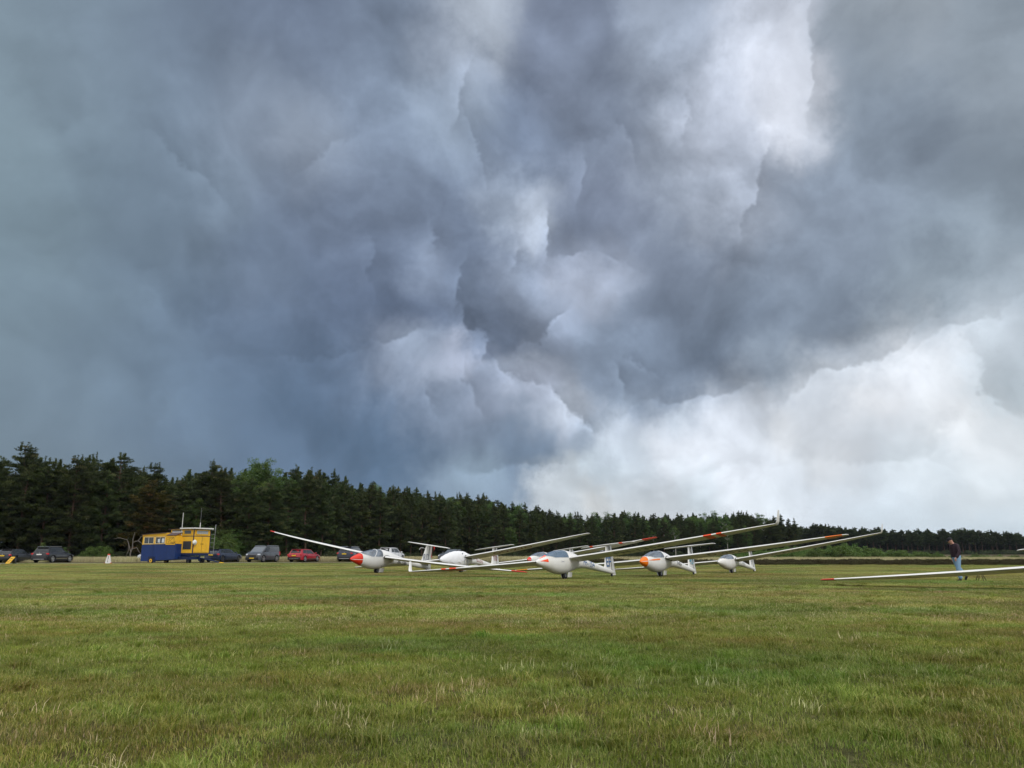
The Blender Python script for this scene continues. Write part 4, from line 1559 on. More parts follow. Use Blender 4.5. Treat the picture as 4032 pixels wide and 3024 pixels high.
m_paper = pmat('notice_paper', (0.62, 0.68, 0.72), 0.7)


def cabin():
    Y0 = 76.5
    o = at(757, Y0, 2178)
    gz = g1(o.x, Y0) - .06
    root = empty('control_cabin', (o.x, Y0, gz), 0, 'yellow and blue wheeled airfield control cabin with tower, aerials and ladder', 'control cabin')
    u = Vector((-.925, .38, 0)); v = Vector((.38, .925, 0)) * .88; w = Vector((0, 0, 1))
    root.matrix_world = Matrix.Translation((o.x, Y0, gz)) @ Matrix((u, v, w)).transposed().to_4x4() @ Matrix.Scale(1.0, 4)
    # local: x = along the long side to the left, y = towards the back, z up. (mirrored frame is kept proper)
    hgt = lambda py: (at(700, Y0, py).z - gz)

    def P(name, c, s_, mat, par=root, bevel=0.0, rot=None):
        return MB().box(c, s_, rot).build(name, mat, par, bevel=bevel)
    # blue box: x 1.45..5.75, y -.86..1.5
    x0, x1, ya, yb = 1.45, 5.9, -.86, 1.5
    zb0, zt0 = .30, 1.90
    b = MB()
    b.add([Vector((x0, ya, zb0 + .12)), Vector((x1, ya, zb0 - .08)), Vector((x1, yb, zb0 - .08)), Vector((x0, yb, zb0 + .12)),
           Vector((x0, ya, zt0 + .03)), Vector((x1, ya, zt0 - .06)), Vector((x1, yb, zt0 - .06)), Vector((x0, yb, zt0 + .03))],
          [(3, 2, 1, 0), (4, 5, 6, 7), (0, 1, 5, 4), (1, 2, 6, 5), (2, 3, 7, 6), (3, 0, 4, 7)])
    body = b.build('lower_body', m_cb, root, bevel=.015)
    for xx in (2.55, 4.35):
        P('panel_seam', (xx, ya - .002, 1.1), (.02, .012, 1.5), m_cb2, body)
    # wheel arch recess + wheel left
    P('wheel_arch', (4.45, ya + .05, .42), (.95, .14, .55), m_cb2, body)
    tilt = Matrix.Rotation(R(1.2), 3, 'Y')
    # yellow band above
    ztop_l, ztop_r = 2.66, 2.86
    yb2 = MB()
    yb2.add([Vector((x0, ya + .03, zt0)), Vector((x1, ya + .03, zt0 - .09)), Vector((x1, yb, zt0 - .09)), Vector((x0, yb, zt0)),
             Vector((x0, ya + .03, 2.70)), Vector((x1, ya + .03, 2.74)), Vector((x1, yb, 2.74)), Vector((x0, yb, 2.70))],
            [(3, 2, 1, 0), (4, 5, 6, 7), (0, 1, 5, 4), (1, 2, 6, 5), (2, 3, 7, 6), (3, 0, 4, 7)])
    up = yb2.build('upper_body', m_cy, root, bevel=.01)
    # windows (two) and the painted panel
    for (a, b_, mat) in ((4.32, 5.68, m_cglass), (2.86, 4.16, m_cglass)):
        wn = MB()
        cx, ww = (a + b_) / 2, b_ - a
        for dx, dz, sx, sz in ((0, .33, ww, .06), (0, -.33, ww, .06), (-ww / 2 + .03, 0, .06, .72), (ww / 2 - .03, 0, .06, .72)):
            wn.box((cx + dx, ya - .005, 2.26 + dz), (sx, .06, sz))
        f = wn.build('window', pmat('cream_frame', (0.78, 0.62, 0.30), 0.5), root)
        MB().box((cx, ya + .02, 2.26), (ww - .1, .03, .62)).build('pane', mat, f)
        P('mullion', (cx + .05, ya - .0, 2.26), (.03, .035, .62), m_cwhite, f)
    P('notice', (3.15, ya - .002, 2.24), (.30, .012, .40), m_paper, up)
    P('notice', (3.72, ya - .002, 2.22), (.22, .012, .34), m_paper, up)
    pn = P('sign_panel', (2.16, ya + .0, 2.24), (1.22, .05, .84), m_cy, root, bevel=.008)
    # ink drawing of a glider in a box with script lettering beneath
    ink = MB()
    fr = [(-.48, -.30), (.48, -.30), (.44, .30), (-.50, .26), (-.48, -.30)]
    lines = [fr, [(-.5, .02), (-.20, .16), (.40, .27)], [(-.20, .16), (-.10, -.02), (.05, -.24)], [(.40, .27), (-.05, -.02)], [(-.30, -.02), (-.16, -.24)]]
    for ln in lines:
        for p, q in zip(ln, ln[1:]):
            ink.tube([(2.16 - p[0], ya - .03, 2.24 + p[1]), (2.16 - q[0], ya - .03, 2.24 + q[1])], .012, 4)
    dr = ink.build('drawing', m_black_ink, pn)
    dr['kind'] = 'stuff'
    cu = bpy.data.curves.new('lettering', 'FONT'); cu.body = 'GeZC'; cu.size = .24; cu.shear = .4
    cu.offset = .006
    tmp = bpy.data.objects.new('t', cu); COL.objects.link(tmp)
    me = bpy.data.meshes.new_from_object(tmp.evaluated_get(bpy.context.evaluated_depsgraph_get()))
    bpy.data.objects.remove(tmp)
    for q in me.vertices: q.co = Vector((2.10 - q.co.x, ya - .032, 1.94 + q.co.y))
    me.materials.clear(); me.materials.append(m_black_ink)
    t = bpy.data.objects.new('lettering', me); COL.objects.link(t); t.parent = pn; t['label'] = 'script lettering reading GeZC'
    # roof slabs
    rf = MB()
    rf.add([Vector((2.75, ya - .12, 2.98)), Vector((x1 + .10, ya - .12, 2.80)), Vector((x1 + .10, yb + .1, 2.80)), Vector((2.75, yb + .1, 2.98)),
            Vector((2.75, ya - .12, 3.03)), Vector((x1 + .10, ya - .12, 2.85)), Vector((x1 + .10, yb + .1, 2.85)), Vector((2.75, yb + .1, 3.03))],
           [(3, 2, 1, 0), (4, 5, 6, 7), (0, 1, 5, 4), (1, 2, 6, 5), (2, 3, 7, 6), (3, 0, 4, 7)])
    rf.build('roof', m_croof, root)
    fs = MB()
    fs.add([Vector((2.75, ya - .02, 2.70)), Vector((x1 + .02, ya - .02, 2.68)), Vector((x1 + .02, yb, 2.68)), Vector((2.75, yb, 2.70)),
            Vector((2.75, ya - .02, 2.985)), Vector((x1 + .02, ya - .02, 2.805)), Vector((x1 + .02, yb, 2.805)), Vector((2.75, yb, 2.985))],
           [(3, 2, 1, 0), (4, 5, 6, 7), (0, 1, 5, 4), (1, 2, 6, 5), (2, 3, 7, 6), (3, 0, 4, 7)])
    fs.build('eaves_board', m_cy, root)
    # lower roof piece with sloping felt beside the tower
    lr = MB()
    lr.add([Vector((1.45, ya - .08, 2.72)), Vector((2.70, ya - .08, 2.72)), Vector((2.70, -.05, 3.0)), Vector((1.45, -.05, 3.0)),
            Vector((1.45, ya - .08, 2.76)), Vector((2.70, ya - .08, 2.76)), Vector((2.70, -.05, 3.05)), Vector((1.45, -.05, 3.05))],
           [(3, 2, 1, 0), (4, 5, 6, 7), (0, 1, 5, 4), (1, 2, 6, 5), (2, 3, 7, 6), (3, 0, 4, 7)])
    lr.build('roof', m_croof, root)
    P('eaves_board', (2.08, -.04, 3.07), (1.34, .10, .07), m_cwhite)
    # raised lantern light behind, with window
    ln = P('roof_lantern', (2.35, .55, 3.12), (1.55, .8, .42), m_cy, bevel=.01)
    P('pane', (2.35, .135, 3.13), (1.25, .03, .26), m_cglass, ln)
    P('roof', (2.5, .55, 3.36), (1.9, 1.0, .04), m_croof)
    # tower: x 0..1.5, y 0..2.5
    tw = MB().box((.75, 1.25, 2.16), (1.5, 2.5, 2.26)).build('tower_body', m_cy, root, bevel=.01)

    def frame(face, c0, c1, z0, z1, t_=.07):
        m = MB()
        cx, cz, ww, hh = (c0 + c1) / 2, (z0 + z1) / 2, c1 - c0, z1 - z0
        for d, dz, sx, sz in ((0, hh / 2, ww + t_, t_), (0, -hh / 2, ww + t_, t_), (-ww / 2, 0, t_, hh), (ww / 2, 0, t_, hh)):
            if face == 'x': m.box((-.02, cx + d, cz + dz), (.06, sx, sz))
            else: m.box((cx + d, -.02, cz + dz), (sx, .06, sz))
        return m.build('window', m_cy, root)
    f1 = frame('y', .30, 1.25, 2.84, 3.26)
    P('pane', (.78, -.005, 3.05), (.90, .03, .38), m_cglass, f1)
    f2 = frame('x', .35, 2.15, 2.84, 3.24)
    P('pane', (-.005, 1.25, 3.04), (.03, 1.74, .36), m_cglass2, f2)
    P('sill_band', (.75, -.004, 2.66), (1.54, .03, .06), m_cb2, tw)
    P('sill_band', (-.004, 1.25, 2.66), (.03, 2.54, .06), m_cb2, tw)
    P('corner_post', (-.01, -.01, 2.15), (.07, .07, 2.28), m_cb2, tw)
    P('corner_post', (-.01, 2.50, 2.15), (.07, .07, 2.28), m_cb2, tw)
    P('screen_board', (.76, -.015, 1.78), (1.02, .04, .78), m_dark_panel, root, bevel=.01)
    for yy in (.66, 1.84):
        d = P('door', (-.02, yy, 1.86), (.05, 1.12, 1.50), m_cy, root, bevel=.015)
        P('handle', (-.06, yy + (.45 if yy < 1 else -.45), 1.9), (.04, .03, .14), m_black, d)
    P('door_gap', (-.004, 1.25, 1.86), (.02, .05, 1.5), m_cb2, tw)
    P('tower_roof', (.72, 1.22, 3.42), (1.95, 2.9, .12), m_cwhite, root, bevel=.02)
    # chassis
    P('chassis', (.75, 1.2, .90), (1.6, 2.4, .22), m_cb2)
    P('chassis', (2.2, .4, .55), (4.3, 1.6, .30), m_cb2)
    P('support_leg', (-.1, 1.0, .55), (.12, .18, .55), m_cb2)
    for (wx, wy, rm) in ((4.45, -.85, m_cy), (.55, .20, m_rim_dark), (4.45, 1.3, m_cy), (.55, 2.2, m_rim_dark)):
        wl = MB().disc((wx, wy, .29), 1, .29, .20, 24, r2=.25).build('wheel', m_tyre, root, True)
        MB().disc((wx, wy - .085, .29), 1, .18, .05, 18).build('rim', rm, wl)
        MB().disc((wx, wy - .115, .29), 1, .06, .04, 10).build('hub', m_cb2, wl)
    tb = MB().tube([(-.2, .9, .58), (-1.75, 2.3, .10)], .04, 6).tube([(-.2, 1.7, .58), (-1.75, 2.3, .10)], .04, 6).build('drawbar', m_cb2, root)
    tb['kind'] = 'stuff'
    MB().tube([(-1.62, 2.2, .12), (-2.0, 2.5, .06)], .05, 6).build('coupling', m_cy, root)
    # aerials
    MB().tube([(1.52, -.1, 2.75), (1.52, -.1, 4.95)], .030, 6).build('aerial_mast', m_cwhite, root)
    a = MB().tube([(.15, 1.0, 3.4), (.15, 1.0, 4.0)], .035, 6).build('aerial_mast', m_cwhite, root)
    MB().tube([(.15, 1.0, 4.0), (.15, 1.0, 5.45)], .010, 5).build('whip', m_metal, a)
    # ladder at the end face
    lad = MB().tube([(-.12, 3.0, .9), (-.12, 3.1, 3.85)], .028, 6).build('ladder_rail', m_metal, root)
    MB().tube([(.0, 2.58, .9), (.0, 2.58, 3.4)], .022, 6).build('ladder_rail', m_cb2, root)
    for i in range(6):
        z = 1.2 + i * .42
        MB().tube([(-.12, 3.0 + .015 * i, z), (.0, 2.58, z)], .016, 5).build('rung', m_metal, root)
    # white canvas-wrapped horn hanging on the corner
    hv = MB()
    rg = []
    for i in range(8):
        t = i / 7
        rr = math.sin(math.pi * min(.97, max(.04, t))) ** .55
        rg.append([Vector((-.17 + math.cos(a) * .15 * rr * (1 + .15 * math.sin(3 * a + i)), .02 + math.sin(a) * .30 * rr * (1 + .12 * math.cos(2 * a + i * 2)), 1.80 + .50 * t)) for a in np.linspace(0, 2 * math.pi, 13)[:-1]])
    hv.loft(rg)
    hb = hv.build('bag', m_cwhite, None, True)
    hb.matrix_world = root.matrix_world.copy()
    tag(hb, 'small white bag hanging on the corner of the yellow tower', 'bag')
    MB().tube([(-.12, -.10, 2.22), (-.06, -.05, 2.7)], .010, 4).build('strap', m_black, hb)
    return root


cabin()

# marker cone: white tapered body with red cap and dark ciphers
q = at(425, 74.0, 2222)
gzz = g1(q.x, 74.0)
root = empty('marker_cone', (q.x, 74.0, gzz), 0, 'white tapered marker with a red cap standing alone on the grass before the wood', 'marker')
rings = []
for z, hw_ in ((0.03, .24), (.32, .20), (.70, .115), (.80, .10)):
    rings.append([Vector((sx * hw_, sy * hw_ * .55, z)) for sx, sy in ((-1, -1), (1, -1), (1, 1), (-1, 1))])
body = MB().loft(rings).build('cone_body', pmat('marker_white', (0.74, 0.73, 0.70), 0.6, var=.08), root, bevel=.012)
MB().loft([[Vector((sx * r_, sy * r_ * .6, z)) for sx, sy in ((-1, -1), (1, -1), (1, 1), (-1, 1))] for z, r_ in ((.80, .105), (.90, .085))]).build('cap', m_red, root, bevel=.01)
MB().box((-.03, .05, .06), (.60, .34, .05)).build('foot', m_red, root, bevel=.01)
for i, ch in enumerate('2412'):
    cu = bpy.data.curves.new('cipher', 'FONT'); cu.body = ch; cu.size = .19; cu.offset = .006; cu.align_x = 'CENTER'
    tmp = bpy.data.objects.new('t', cu); COL.objects.link(tmp)
    me = bpy.data.meshes.new_from_object(tmp.evaluated_get(bpy.context.evaluated_depsgraph_get()))
    bpy.data.objects.remove(tmp)
    zc = .60 - i * .15
    for vv in me.vertices:
        z = zc + vv.co.y
        hwz = float(np.interp(z, [.03, .32, .70, .80], [.24, .20, .115, .10]))
        vv.co = Vector((vv.co.x, -hwz * .55 - .008, z))
    me.materials.clear(); me.materials.append(m_black_ink)
    t = bpy.data.objects.new('cipher', me); COL.objects.link(t); t.parent = root

# yellow folding board in front of the hatchback
q = at(38, 73.0, 2222)
root = empty('folding_board', (q.x, 73.0, g1(q.x, 73.0)), R(-28), 'small yellow folding board leaning on the grass before the black hatchback', 'board')
rot = Matrix.Rotation(R(-38), 3, 'X')
bd = MB().box((0, 0, .32), (.62, .05, .78), rot).build('face_board', m_cy, root, bevel=.01)
MB().box((0, .32, .28), (.58, .04, .66), Matrix.Rotation(R(22), 3, 'X')).build('back_board', pmat('grey_board', (0.10, 0.10, 0.09), 0.7), root, bevel=.01)
for dz in (-.2, 0, .2):
    MB().box(rot @ Vector((0, -.03, dz)) + Vector((0, 0, .32)), (.34, .012, .05), rot).build('dark_mark', m_black_ink, bd)

# trestle behind the low wing
q = at(3862, 31.0, 2281)
root = empty('wing_trestle', (q.x, 31.0, g1(q.x, 31.0)), 0, 'low dark folding stand on splayed legs just right of the walking person', 'stand')
MB().box((-.02, 0, .43), (.34, .12, .035)).build('top_rest', m_black, root, bevel=.01)
for dx, dy in ((-.19, .05), (.20, -.05), (.0, .16), (.02, -.16)):
    MB().tube([(dx * .1, dy * .1, .41), (dx, dy, 0.0)], .013, 6).build('leg', m_black, root)

# ================================================================== person
m_skin = pmat('skin', (0.50, 0.27, 0.20), 0.55)
m_jeans = pmat('pale_jeans', (0.22, 0.36, 0.52), 0.85, var=0.15, vscale=12, bump=0.3)
m_jacket = pmat('dark_maroon_jacket', (0.030, 0.017, 0.024), 0.8, var=0.25, vscale=10, bump=0.3)
m_cap = pmat('black_cap', (0.010, 0.010, 0.013), 0.8)


def skin(name, verts, edges, radii, mat, parent, root_i=0, sub=2):
    me = bpy.data.meshes.new(name)
    me.from_pydata([tuple(v) for v in verts], edges, [])
    o = bpy.data.objects.new(name, me)
    COL.objects.link(o)
    sk = o.modifiers.new('skin', 'SKIN'); sk.use_smooth_shade = True
    sb = o.modifiers.new('sub', 'SUBSURF'); sb.levels = sub; sb.render_levels = sub
    for i, r_ in enumerate(radii):
        d = me.skin_vertices[0].data[i]
        d.radius = r_ if hasattr(r_, '__len__') else (r_, r_)
        d.use_root = (i == root_i)
    bpy.context.view_layer.update()
    m2 = bpy.data.meshes.new_from_object(o.evaluated_get(bpy.context.evaluated_depsgraph_get()))
    bpy.data.objects.remove(o)
    m2.materials.clear(); m2.materials.append(mat)
    m2.polygons.foreach_set('use_smooth', [True] * len(m2.polygons))
    o = bpy.data.objects.new(name, m2)
    COL.objects.link(o)
    o.parent = parent
    return o


def person():
    Yp = 31.2
    q = at(3776, Yp, 2283)
    root = empty('person', (q.x, Yp, g1(q.x, Yp)), R(6), 'man in black cap, dark jacket and pale jeans walking left behind the low wing', 'person')
    J = dict(pelvis=(0, 0, .95), spine=(-.02, 0, 1.12), chest=(-.05, 0, 1.34), neck=(-.10, 0, 1.47), head=(-.185, 0, 1.555), crown=(-.20, 0, 1.64),
             hl=(.0, -.095, .90), kl=(-.045, -.10, .50), al=(.015, -.10, .12), tl=(-.03, -.10, .06),
             hr=(.0, .095, .90), kr=(.10, .10, .52), ar=(.40, .10, .23), tr=(.38, .11, .15),
             sl=(-.05, -.18, 1.38), el=(-.02, -.245, 1.12), wl=(-.16, -.24, .93), pl=(-.205, -.235, .86),
             sr=(-.05, .18, 1.38), er=(.05, .25, 1.13), wr=(.0, .25, .90), pr=(.0, .245, .83))
    names = list(J)
    E = [('pelvis', 'spine'), ('spine', 'chest'), ('chest', 'neck'), ('neck', 'head'), ('head', 'crown'), ('pelvis', 'hl'), ('hl', 'kl'), ('kl', 'al'), ('al', 'tl'),
         ('pelvis', 'hr'), ('hr', 'kr'), ('kr', 'ar'), ('ar', 'tr'), ('chest', 'sl'), ('sl', 'el'), ('el', 'wl'), ('wl', 'pl'), ('chest', 'sr'), ('sr', 'er'), ('er', 'wr'), ('wr', 'pr')]
    rad = dict(pelvis=(.14, .11), spine=(.13, .10), chest=(.15, .11), neck=(.055, .055), head=(.088, .078), crown=(.080, .072), hl=.085, kl=.056, al=.036, tl=.02,
               hr=.085, kr=.056, ar=.036, tr=.02, sl=.058, el=.042, wl=.028, pl=(.034, .018), sr=.058, er=.042, wr=.028, pr=(.034, .018))
    V = [J[n] for n in names]; RR = [rad[n] for n in names]
    EE = [(names.index(a), names.index(b)) for a, b in E]
    # nose and ears, five fingers on each hand
    for p, to, r_ in (((-.285, 0, 1.555), 'head', .018), ((-.235, 0, 1.49), 'head', .038), ((-.175, -.085, 1.575), 'head', .018), ((-.175, .085, 1.575), 'head', .018)):
        V.append(p); RR.append(r_); EE.append((names.index(to), len(V) - 1))
    for h, sgn in (('pl', -1), ('pr', 1)):
        c = Vector(J[h])
        for i, ln in enumerate((.060, .072, .068, .052)):
            a = c + Vector((-.024 + .016 * i, 0, -.02)); b = a + Vector((.004, -.006 * sgn, -ln * .55)); d = b + Vector((.012, -.014 * sgn, -ln * .45))
            for p in (a, b, d): V.append(tuple(p)); RR.append(.009)
            n = len(V)
            EE += [(names.index(h), n - 3), (n - 3, n - 2), (n - 2, n - 1)]
        a = c + Vector((-.035, 0, .03)); b = a + Vector((-.02, -.008 * sgn, -.035))
        V += [tuple(a), tuple(b)]; RR += [.011, .009]
        n = len(V); EE += [(names.index(h), n - 2), (n - 2, n - 1)]
    body = skin('body', V, EE, RR, m_skin, root)
    # jeans
    ks = ['pelvis', 'hl', 'kl', 'al', 'hr', 'kr', 'ar']
    V = [J[n] for n in ks]
    V[0] = (0.0, 0, .97)
    V[3] = (.01, -.10, .07); V[6] = (.40, .10, .20)
    V.append((-.03, -.105, .69)); V.append((.055, .10, .70)); V.append((.0, 0, 1.06))
    skin('jeans', V, [(0, 1), (1, 7), (7, 2), (2, 3), (0, 4), (4, 8), (8, 5), (5, 6), (0, 9)], [.185, .125, .092, .082, .125, .090, .078, .108, .108, .175], m_jeans, root)
    # jacket
    ks = ['spine', 'chest', 'neck', 'sl', 'el', 'wl', 'sr', 'er', 'wr', 'pelvis']
    V = [J[n] for n in ks]
    V[9] = (-.0, 0, .93); V[2] = (-.10, 0, 1.46); V[0] = (-.035, 0, 1.16); V[1] = (-.04, 0, 1.33)
    V[5] = (-.175, -.242, .90); V[8] = (.0, .25, .87)
    skin('jacket', V, [(9, 0), (0, 1), (1, 2), (1, 3), (3, 4), (4, 5), (1, 6), (6, 7), (7, 8)], [.180, .165, .080, .098, .076, .056, .098, .076, .056, .190], m_jacket, root)
    # cap: dome and peak, tipped forward
    cp = MB()
    rings = []
    rotc = Matrix.Rotation(R(-20), 3, 'Y')
    cc = Vector((-.185, 0, 1.61))
    for i in range(7):
        t = i / 6 * math.pi / 2
        rings.append([cc + rotc @ Vector((math.cos(t) * .112 * math.cos(a), math.cos(t) * .096 * math.sin(a), math.sin(t) * .105)) for a in np.linspace(0, 2 * math.pi, 17)[:-1]])
    cp.loft(rings)
    cap_ = cp.build('cap', m_cap, root, True)
    pk = []
    for r0_ in (0, 1):
        pk.append([cc + rotc @ Vector((-.095 - .075 * r0_ * math.cos(a), .085 * math.sin(a), .005 - .015 * r0_)) for a in np.linspace(-1.3, 1.3, 9)])
    v = pk[0] + pk[1]
    MB().add(v + [p + Vector((0, 0, -.008)) for p in v], [(i, i + 1, i + 10, i + 9) for i in range(8)] + [(i + 18 + 9, i + 18 + 10, i + 18 + 1, i + 18) for i in range(8)]).build('peak', m_cap, cap_)
    # shoes
    for a, b, c in (((.03, -.10, .05), (-.03, -.105, .045), (-.15, -.11, .03)), ((.425, .10, .21), (.40, .10, .13), (.345, .11, .035))):
        skin('shoe', [a, b, c], [(0, 1), (1, 2)], [(.050, .048), (.052, .045), (.045, .028)], m_black, root, 1)


person()

# ================================================================== trees
PINE = [(0.0, (0.017, 0.027, 0.009)), (0.35, (0.034, 0.050, 0.016)), (0.7, (0.064, 0.084, 0.027)), (0.9, (0.115, 0.125, 0.048)), (1.0, (0.15, 0.125, 0.065))]
m_needle = leaf_mat('pine_needles', PINE, trans=0.12, rough=0.6, spec=0.2)
m_needle_b = leaf_mat('dry_pine_needles', [(p, (c[0] * 1.5, c[1] * 1.0, c[2] * .9)) for p, c in PINE], trans=0.1, rough=0.7, spec=0.1)
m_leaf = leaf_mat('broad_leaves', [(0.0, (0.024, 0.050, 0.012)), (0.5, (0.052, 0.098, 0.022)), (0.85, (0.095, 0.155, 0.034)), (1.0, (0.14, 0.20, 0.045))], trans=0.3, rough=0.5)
m_bushleaf = leaf_mat('bush_leaves', [(0.0, (0.038, 0.072, 0.016)), (0.5, (0.085, 0.145, 0.032)), (1.0, (0.15, 0.22, 0.06))], trans=0.25, rough=0.55)
m_bark = pmat('pine_bark', (0.10, 0.065, 0.045), 0.9, spec=0.1, var=0.35, vscale=3, dirt=(0.05, 0.045, 0.04), bump=0.5)
m_birch = pmat('birch_bark', (0.55, 0.53, 0.48), 0.8, spec=0.15, var=0.15, vscale=4, dirt=(0.05, 0.05, 0.05), dirt_amt=0.7)
m_deadwood = pmat('dead_wood', (0.15, 0.135, 0.12), 0.9, spec=0.1, var=0.2, vscale=3)


def spikes(c, d, ln, w, r):
    """one thin triangle per needle tuft"""
    n = len(c)
    s = np.cross(d, r.normal(0, 1, (n, 3)))
    s /= np.linalg.norm(s, axis=1)[:, None] + 1e-9
    return np.stack([c - s * w[:, None], c + s * w[:, None], c + d * ln[:, None]], 1).reshape(-1, 3)


def pine(seed, h, zb, rad, top, dens=1.0, needle=0.25, nw=0.045):
    """trunk with limbs, crown of needle tufts. top 0 = pointed young tree, 1 = broad old crown"""
    r = np.random.default_rng(seed)
    tr = MB()
    lean = r.normal(0, .015, 2)
    pts = [Vector((lean[0] * z * z / h + .1 * math.sin(z * .7 + seed), lean[1] * z * z / h + .08 * math.cos(z * .6), z)) for z in np.linspace(-.3, h, 9)]
    tr.tube(pts, [.19 * h / 12 * (1 - .86 * i / 8) for i in range(9)], 7)

    def axis(z):
        i = min(7.999, max(0, (z + .3) / (h + .3) * 8)); k = int(i)
        return pts[k].lerp(pts[k + 1], i - k)
    C, D, LN, WD, TI = [], [], [], [], []
    z = zb
    while z < h - .2:
        f = (z - zb) / (h - zb)
        if top > .5: prof = (math.sin(math.pi * min(1, f * .82 + .16))) ** .6 * (1 if f < .8 else 1 - (f - .8) * 2.2)
        else: prof = (1 - f ** 1.7) ** .8 * min(1, .62 + f * 1.5)
        nl = 5 if f < .9 else 3
        for _ in range(nl):
            L_ = rad * prof * r.uniform(.55, 1.25) + .12
            if r.uniform() < .10: L_ *= 1.35
            a = r.uniform(0, 2 * np.pi)
            sl = r.uniform(-.12, .30) + f * .7 * (1.2 - top * .6)
            p0 = axis(min(h - .1, max(.2, z + r.uniform(-.3, .3))))
            dv = np.array([math.cos(a), math.sin(a), sl]); dv /= np.linalg.norm(dv)
            p0 = np.array(p0)
            if L_ > .7:
                tr.tube([Vector(p0), Vector(p0 + dv * L_ * .5 + [0, 0, -.03 * L_]), Vector(p0 + dv * L_ * .92)], [.035, .022, .01], 3, cap=False)
            m = max(1, int(L_ / .36))
            for q in range(m):
                t = .32 + .68 * (q + r.uniform(.2, 1)) / m
                c = p0 + dv * L_ * t + r.normal(0, .13, 3)
                nn = int(44 * dens)
                tn = float(np.clip(r.normal(.42, .22), 0, .95))
                sz = r.uniform(.30, .52)
                off = r.normal(0, 1, (nn, 3)); off /= np.linalg.norm(off, axis=1)[:, None]
                cc = c + off * np.array([sz, sz, sz * .42]) * (r.uniform(0, 1, (nn, 1)) ** .5)
                dd = off * .5 + dv * .5 + r.normal(0, .3, (nn, 3)) + [0, 0, .55]
                dd /= np.linalg.norm(dd, axis=1)[:, None]
                C.append(cc); D.append(dd); LN.append(r.uniform(.7, 1.3, nn) * needle); WD.append(np.full(nn, nw)); TI.append(np.clip(tn + r.normal(0, .08, nn), 0, 1))
        z += r.uniform(.36, .5)
    # leading shoots
    for _ in range(5 if top > .5 else 3):
        c0 = np.array(pts[-1]) + np.array([r.normal(0, .35 if top > .5 else .1), r.normal(0, .35 if top > .5 else .1), -.25])
        hh = r.uniform(.6, 1.4)
        nn = 60
        t = r.uniform(0, 1, nn)
        cc = c0 + np.stack([r.normal(0, .06, nn), r.normal(0, .06, nn), t * hh], 1)
        a = r.uniform(0, 6.28, nn)
        dd = np.stack([np.cos(a) * .8, np.sin(a) * .8, np.full(nn, .9)], 1); dd /= np.linalg.norm(dd, axis=1)[:, None]
        C.append(cc); D.append(dd); LN.append(np.full(nn, needle * .7)); WD.append(np.full(nn, nw)); TI.append(r.uniform(.3, .8, nn))
    C, D, LN, WD, TI = map(np.concatenate, (C, D, LN, WD, TI))
    V = spikes(C, D, LN, WD, r)
    return tr, V, np.arange(len(V)).reshape(-1, 3), np.repeat(TI, 3)


def leafy(seed, h, zb, rad, nclump, nleaf, lsize, shape='tree'):
    r = np.random.default_rng(seed)
    C, N_, TI = [], [], []
    cen = []
    for i in range(nclump):
        u = r.normal(0, 1, 3); u /= np.linalg.norm(u)
        q = r.uniform(.35, 1) ** .5
        lob = 1 + .22 * math.sin(u[0] * 4 + seed) * math.cos(u[2] * 5 + seed * 2)
        if shape == 'bush': u[2] = abs(u[2])
        zc = (zb + h) / 2 if shape == 'tree' else 0.05 * h
        hz = (h - zb) / 2 if shape == 'tree' else h * .95
        c = np.array([0, 0, zc]) + u * np.array([rad, rad, hz]) * q * lob
        cen.append(c)
        nn = nleaf
        off = r.normal(0, 1, (nn, 3)); off /= np.linalg.norm(off, axis=1)[:, None]
        sz = r.uniform(.26, .52) * rad / 2.2 * 1.5
        C.append(c + off * [sz, sz, sz * .7] * (r.uniform(0, 1, (nn, 1)) ** .45))
        N_.append(off + r.normal(0, .7, (nn, 3)) + [0, 0, .4])
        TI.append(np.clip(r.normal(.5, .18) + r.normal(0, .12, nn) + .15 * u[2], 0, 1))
    C, N_, TI = map(np.concatenate, (C, N_, TI))
    n = len(C)
    N_ /= np.linalg.norm(N_, axis=1)[:, None]
    a = np.cross(N_, r.normal(0, 1, (n, 3))); a /= np.linalg.norm(a, axis=1)[:, None]
    b = np.cross(N_, a)
    s1 = (r.uniform(.7, 1.3, n) * lsize)[:, None]
    V = np.stack([C - a * s1, C + b * s1 * .6, C + a * s1, C - b * s1 * .6], 1).reshape(-1, 3)
    F = np.arange(len(V)).reshape(-1, 4)
    return cen, V, F, np.repeat(TI, 4)


def limbs(seed, h, zb, cen, r0, n=26, bush=False):
    r = np.random.default_rng(seed)
    m = MB()
    top = h * .8
    pts = [Vector((.12 * math.sin(z * .5 + seed), .1 * math.cos(z * .4 + seed), z)) for z in np.linspace(-.2, top, 7)]
    if not bush: m.tube(pts, [r0 * (1 - .8 * i / 6) for i in range(7)], 7)
    for c in [cen[i] for i in r.permutation(len(cen))[:n]]:
        zs = 0.0 if bush else min(top * .9, max(zb * .6, c[2] - abs(np.hypot(c[0], c[1])) * .8))
        i = min(5.999, (zs + .2) / (top + .2) * 6); kq = int(i)
        p = pts[kq].lerp(pts[kq + 1], i - kq) if not bush else Vector((c[0] * .15, c[1] * .15, 0))
        q = Vector(c)
        m.tube([p, p.lerp(q, .5) + Vector((0, 0, .1)), q], [.045 if not bush else .02, .028 if not bush else .014, .01], 3, cap=False)
    return m


SPEC = {}


def species(key, trunk_mb, V, F, T, bark, leafm):
    trm = trunk_mb.build('trunk', bark, None, True)
    me_t = trm.data
    bpy.data.objects.remove(trm)
    SPEC.setdefault(key, []).append((me_t, tri_mesh('crown', V, F, T, [leafm])))


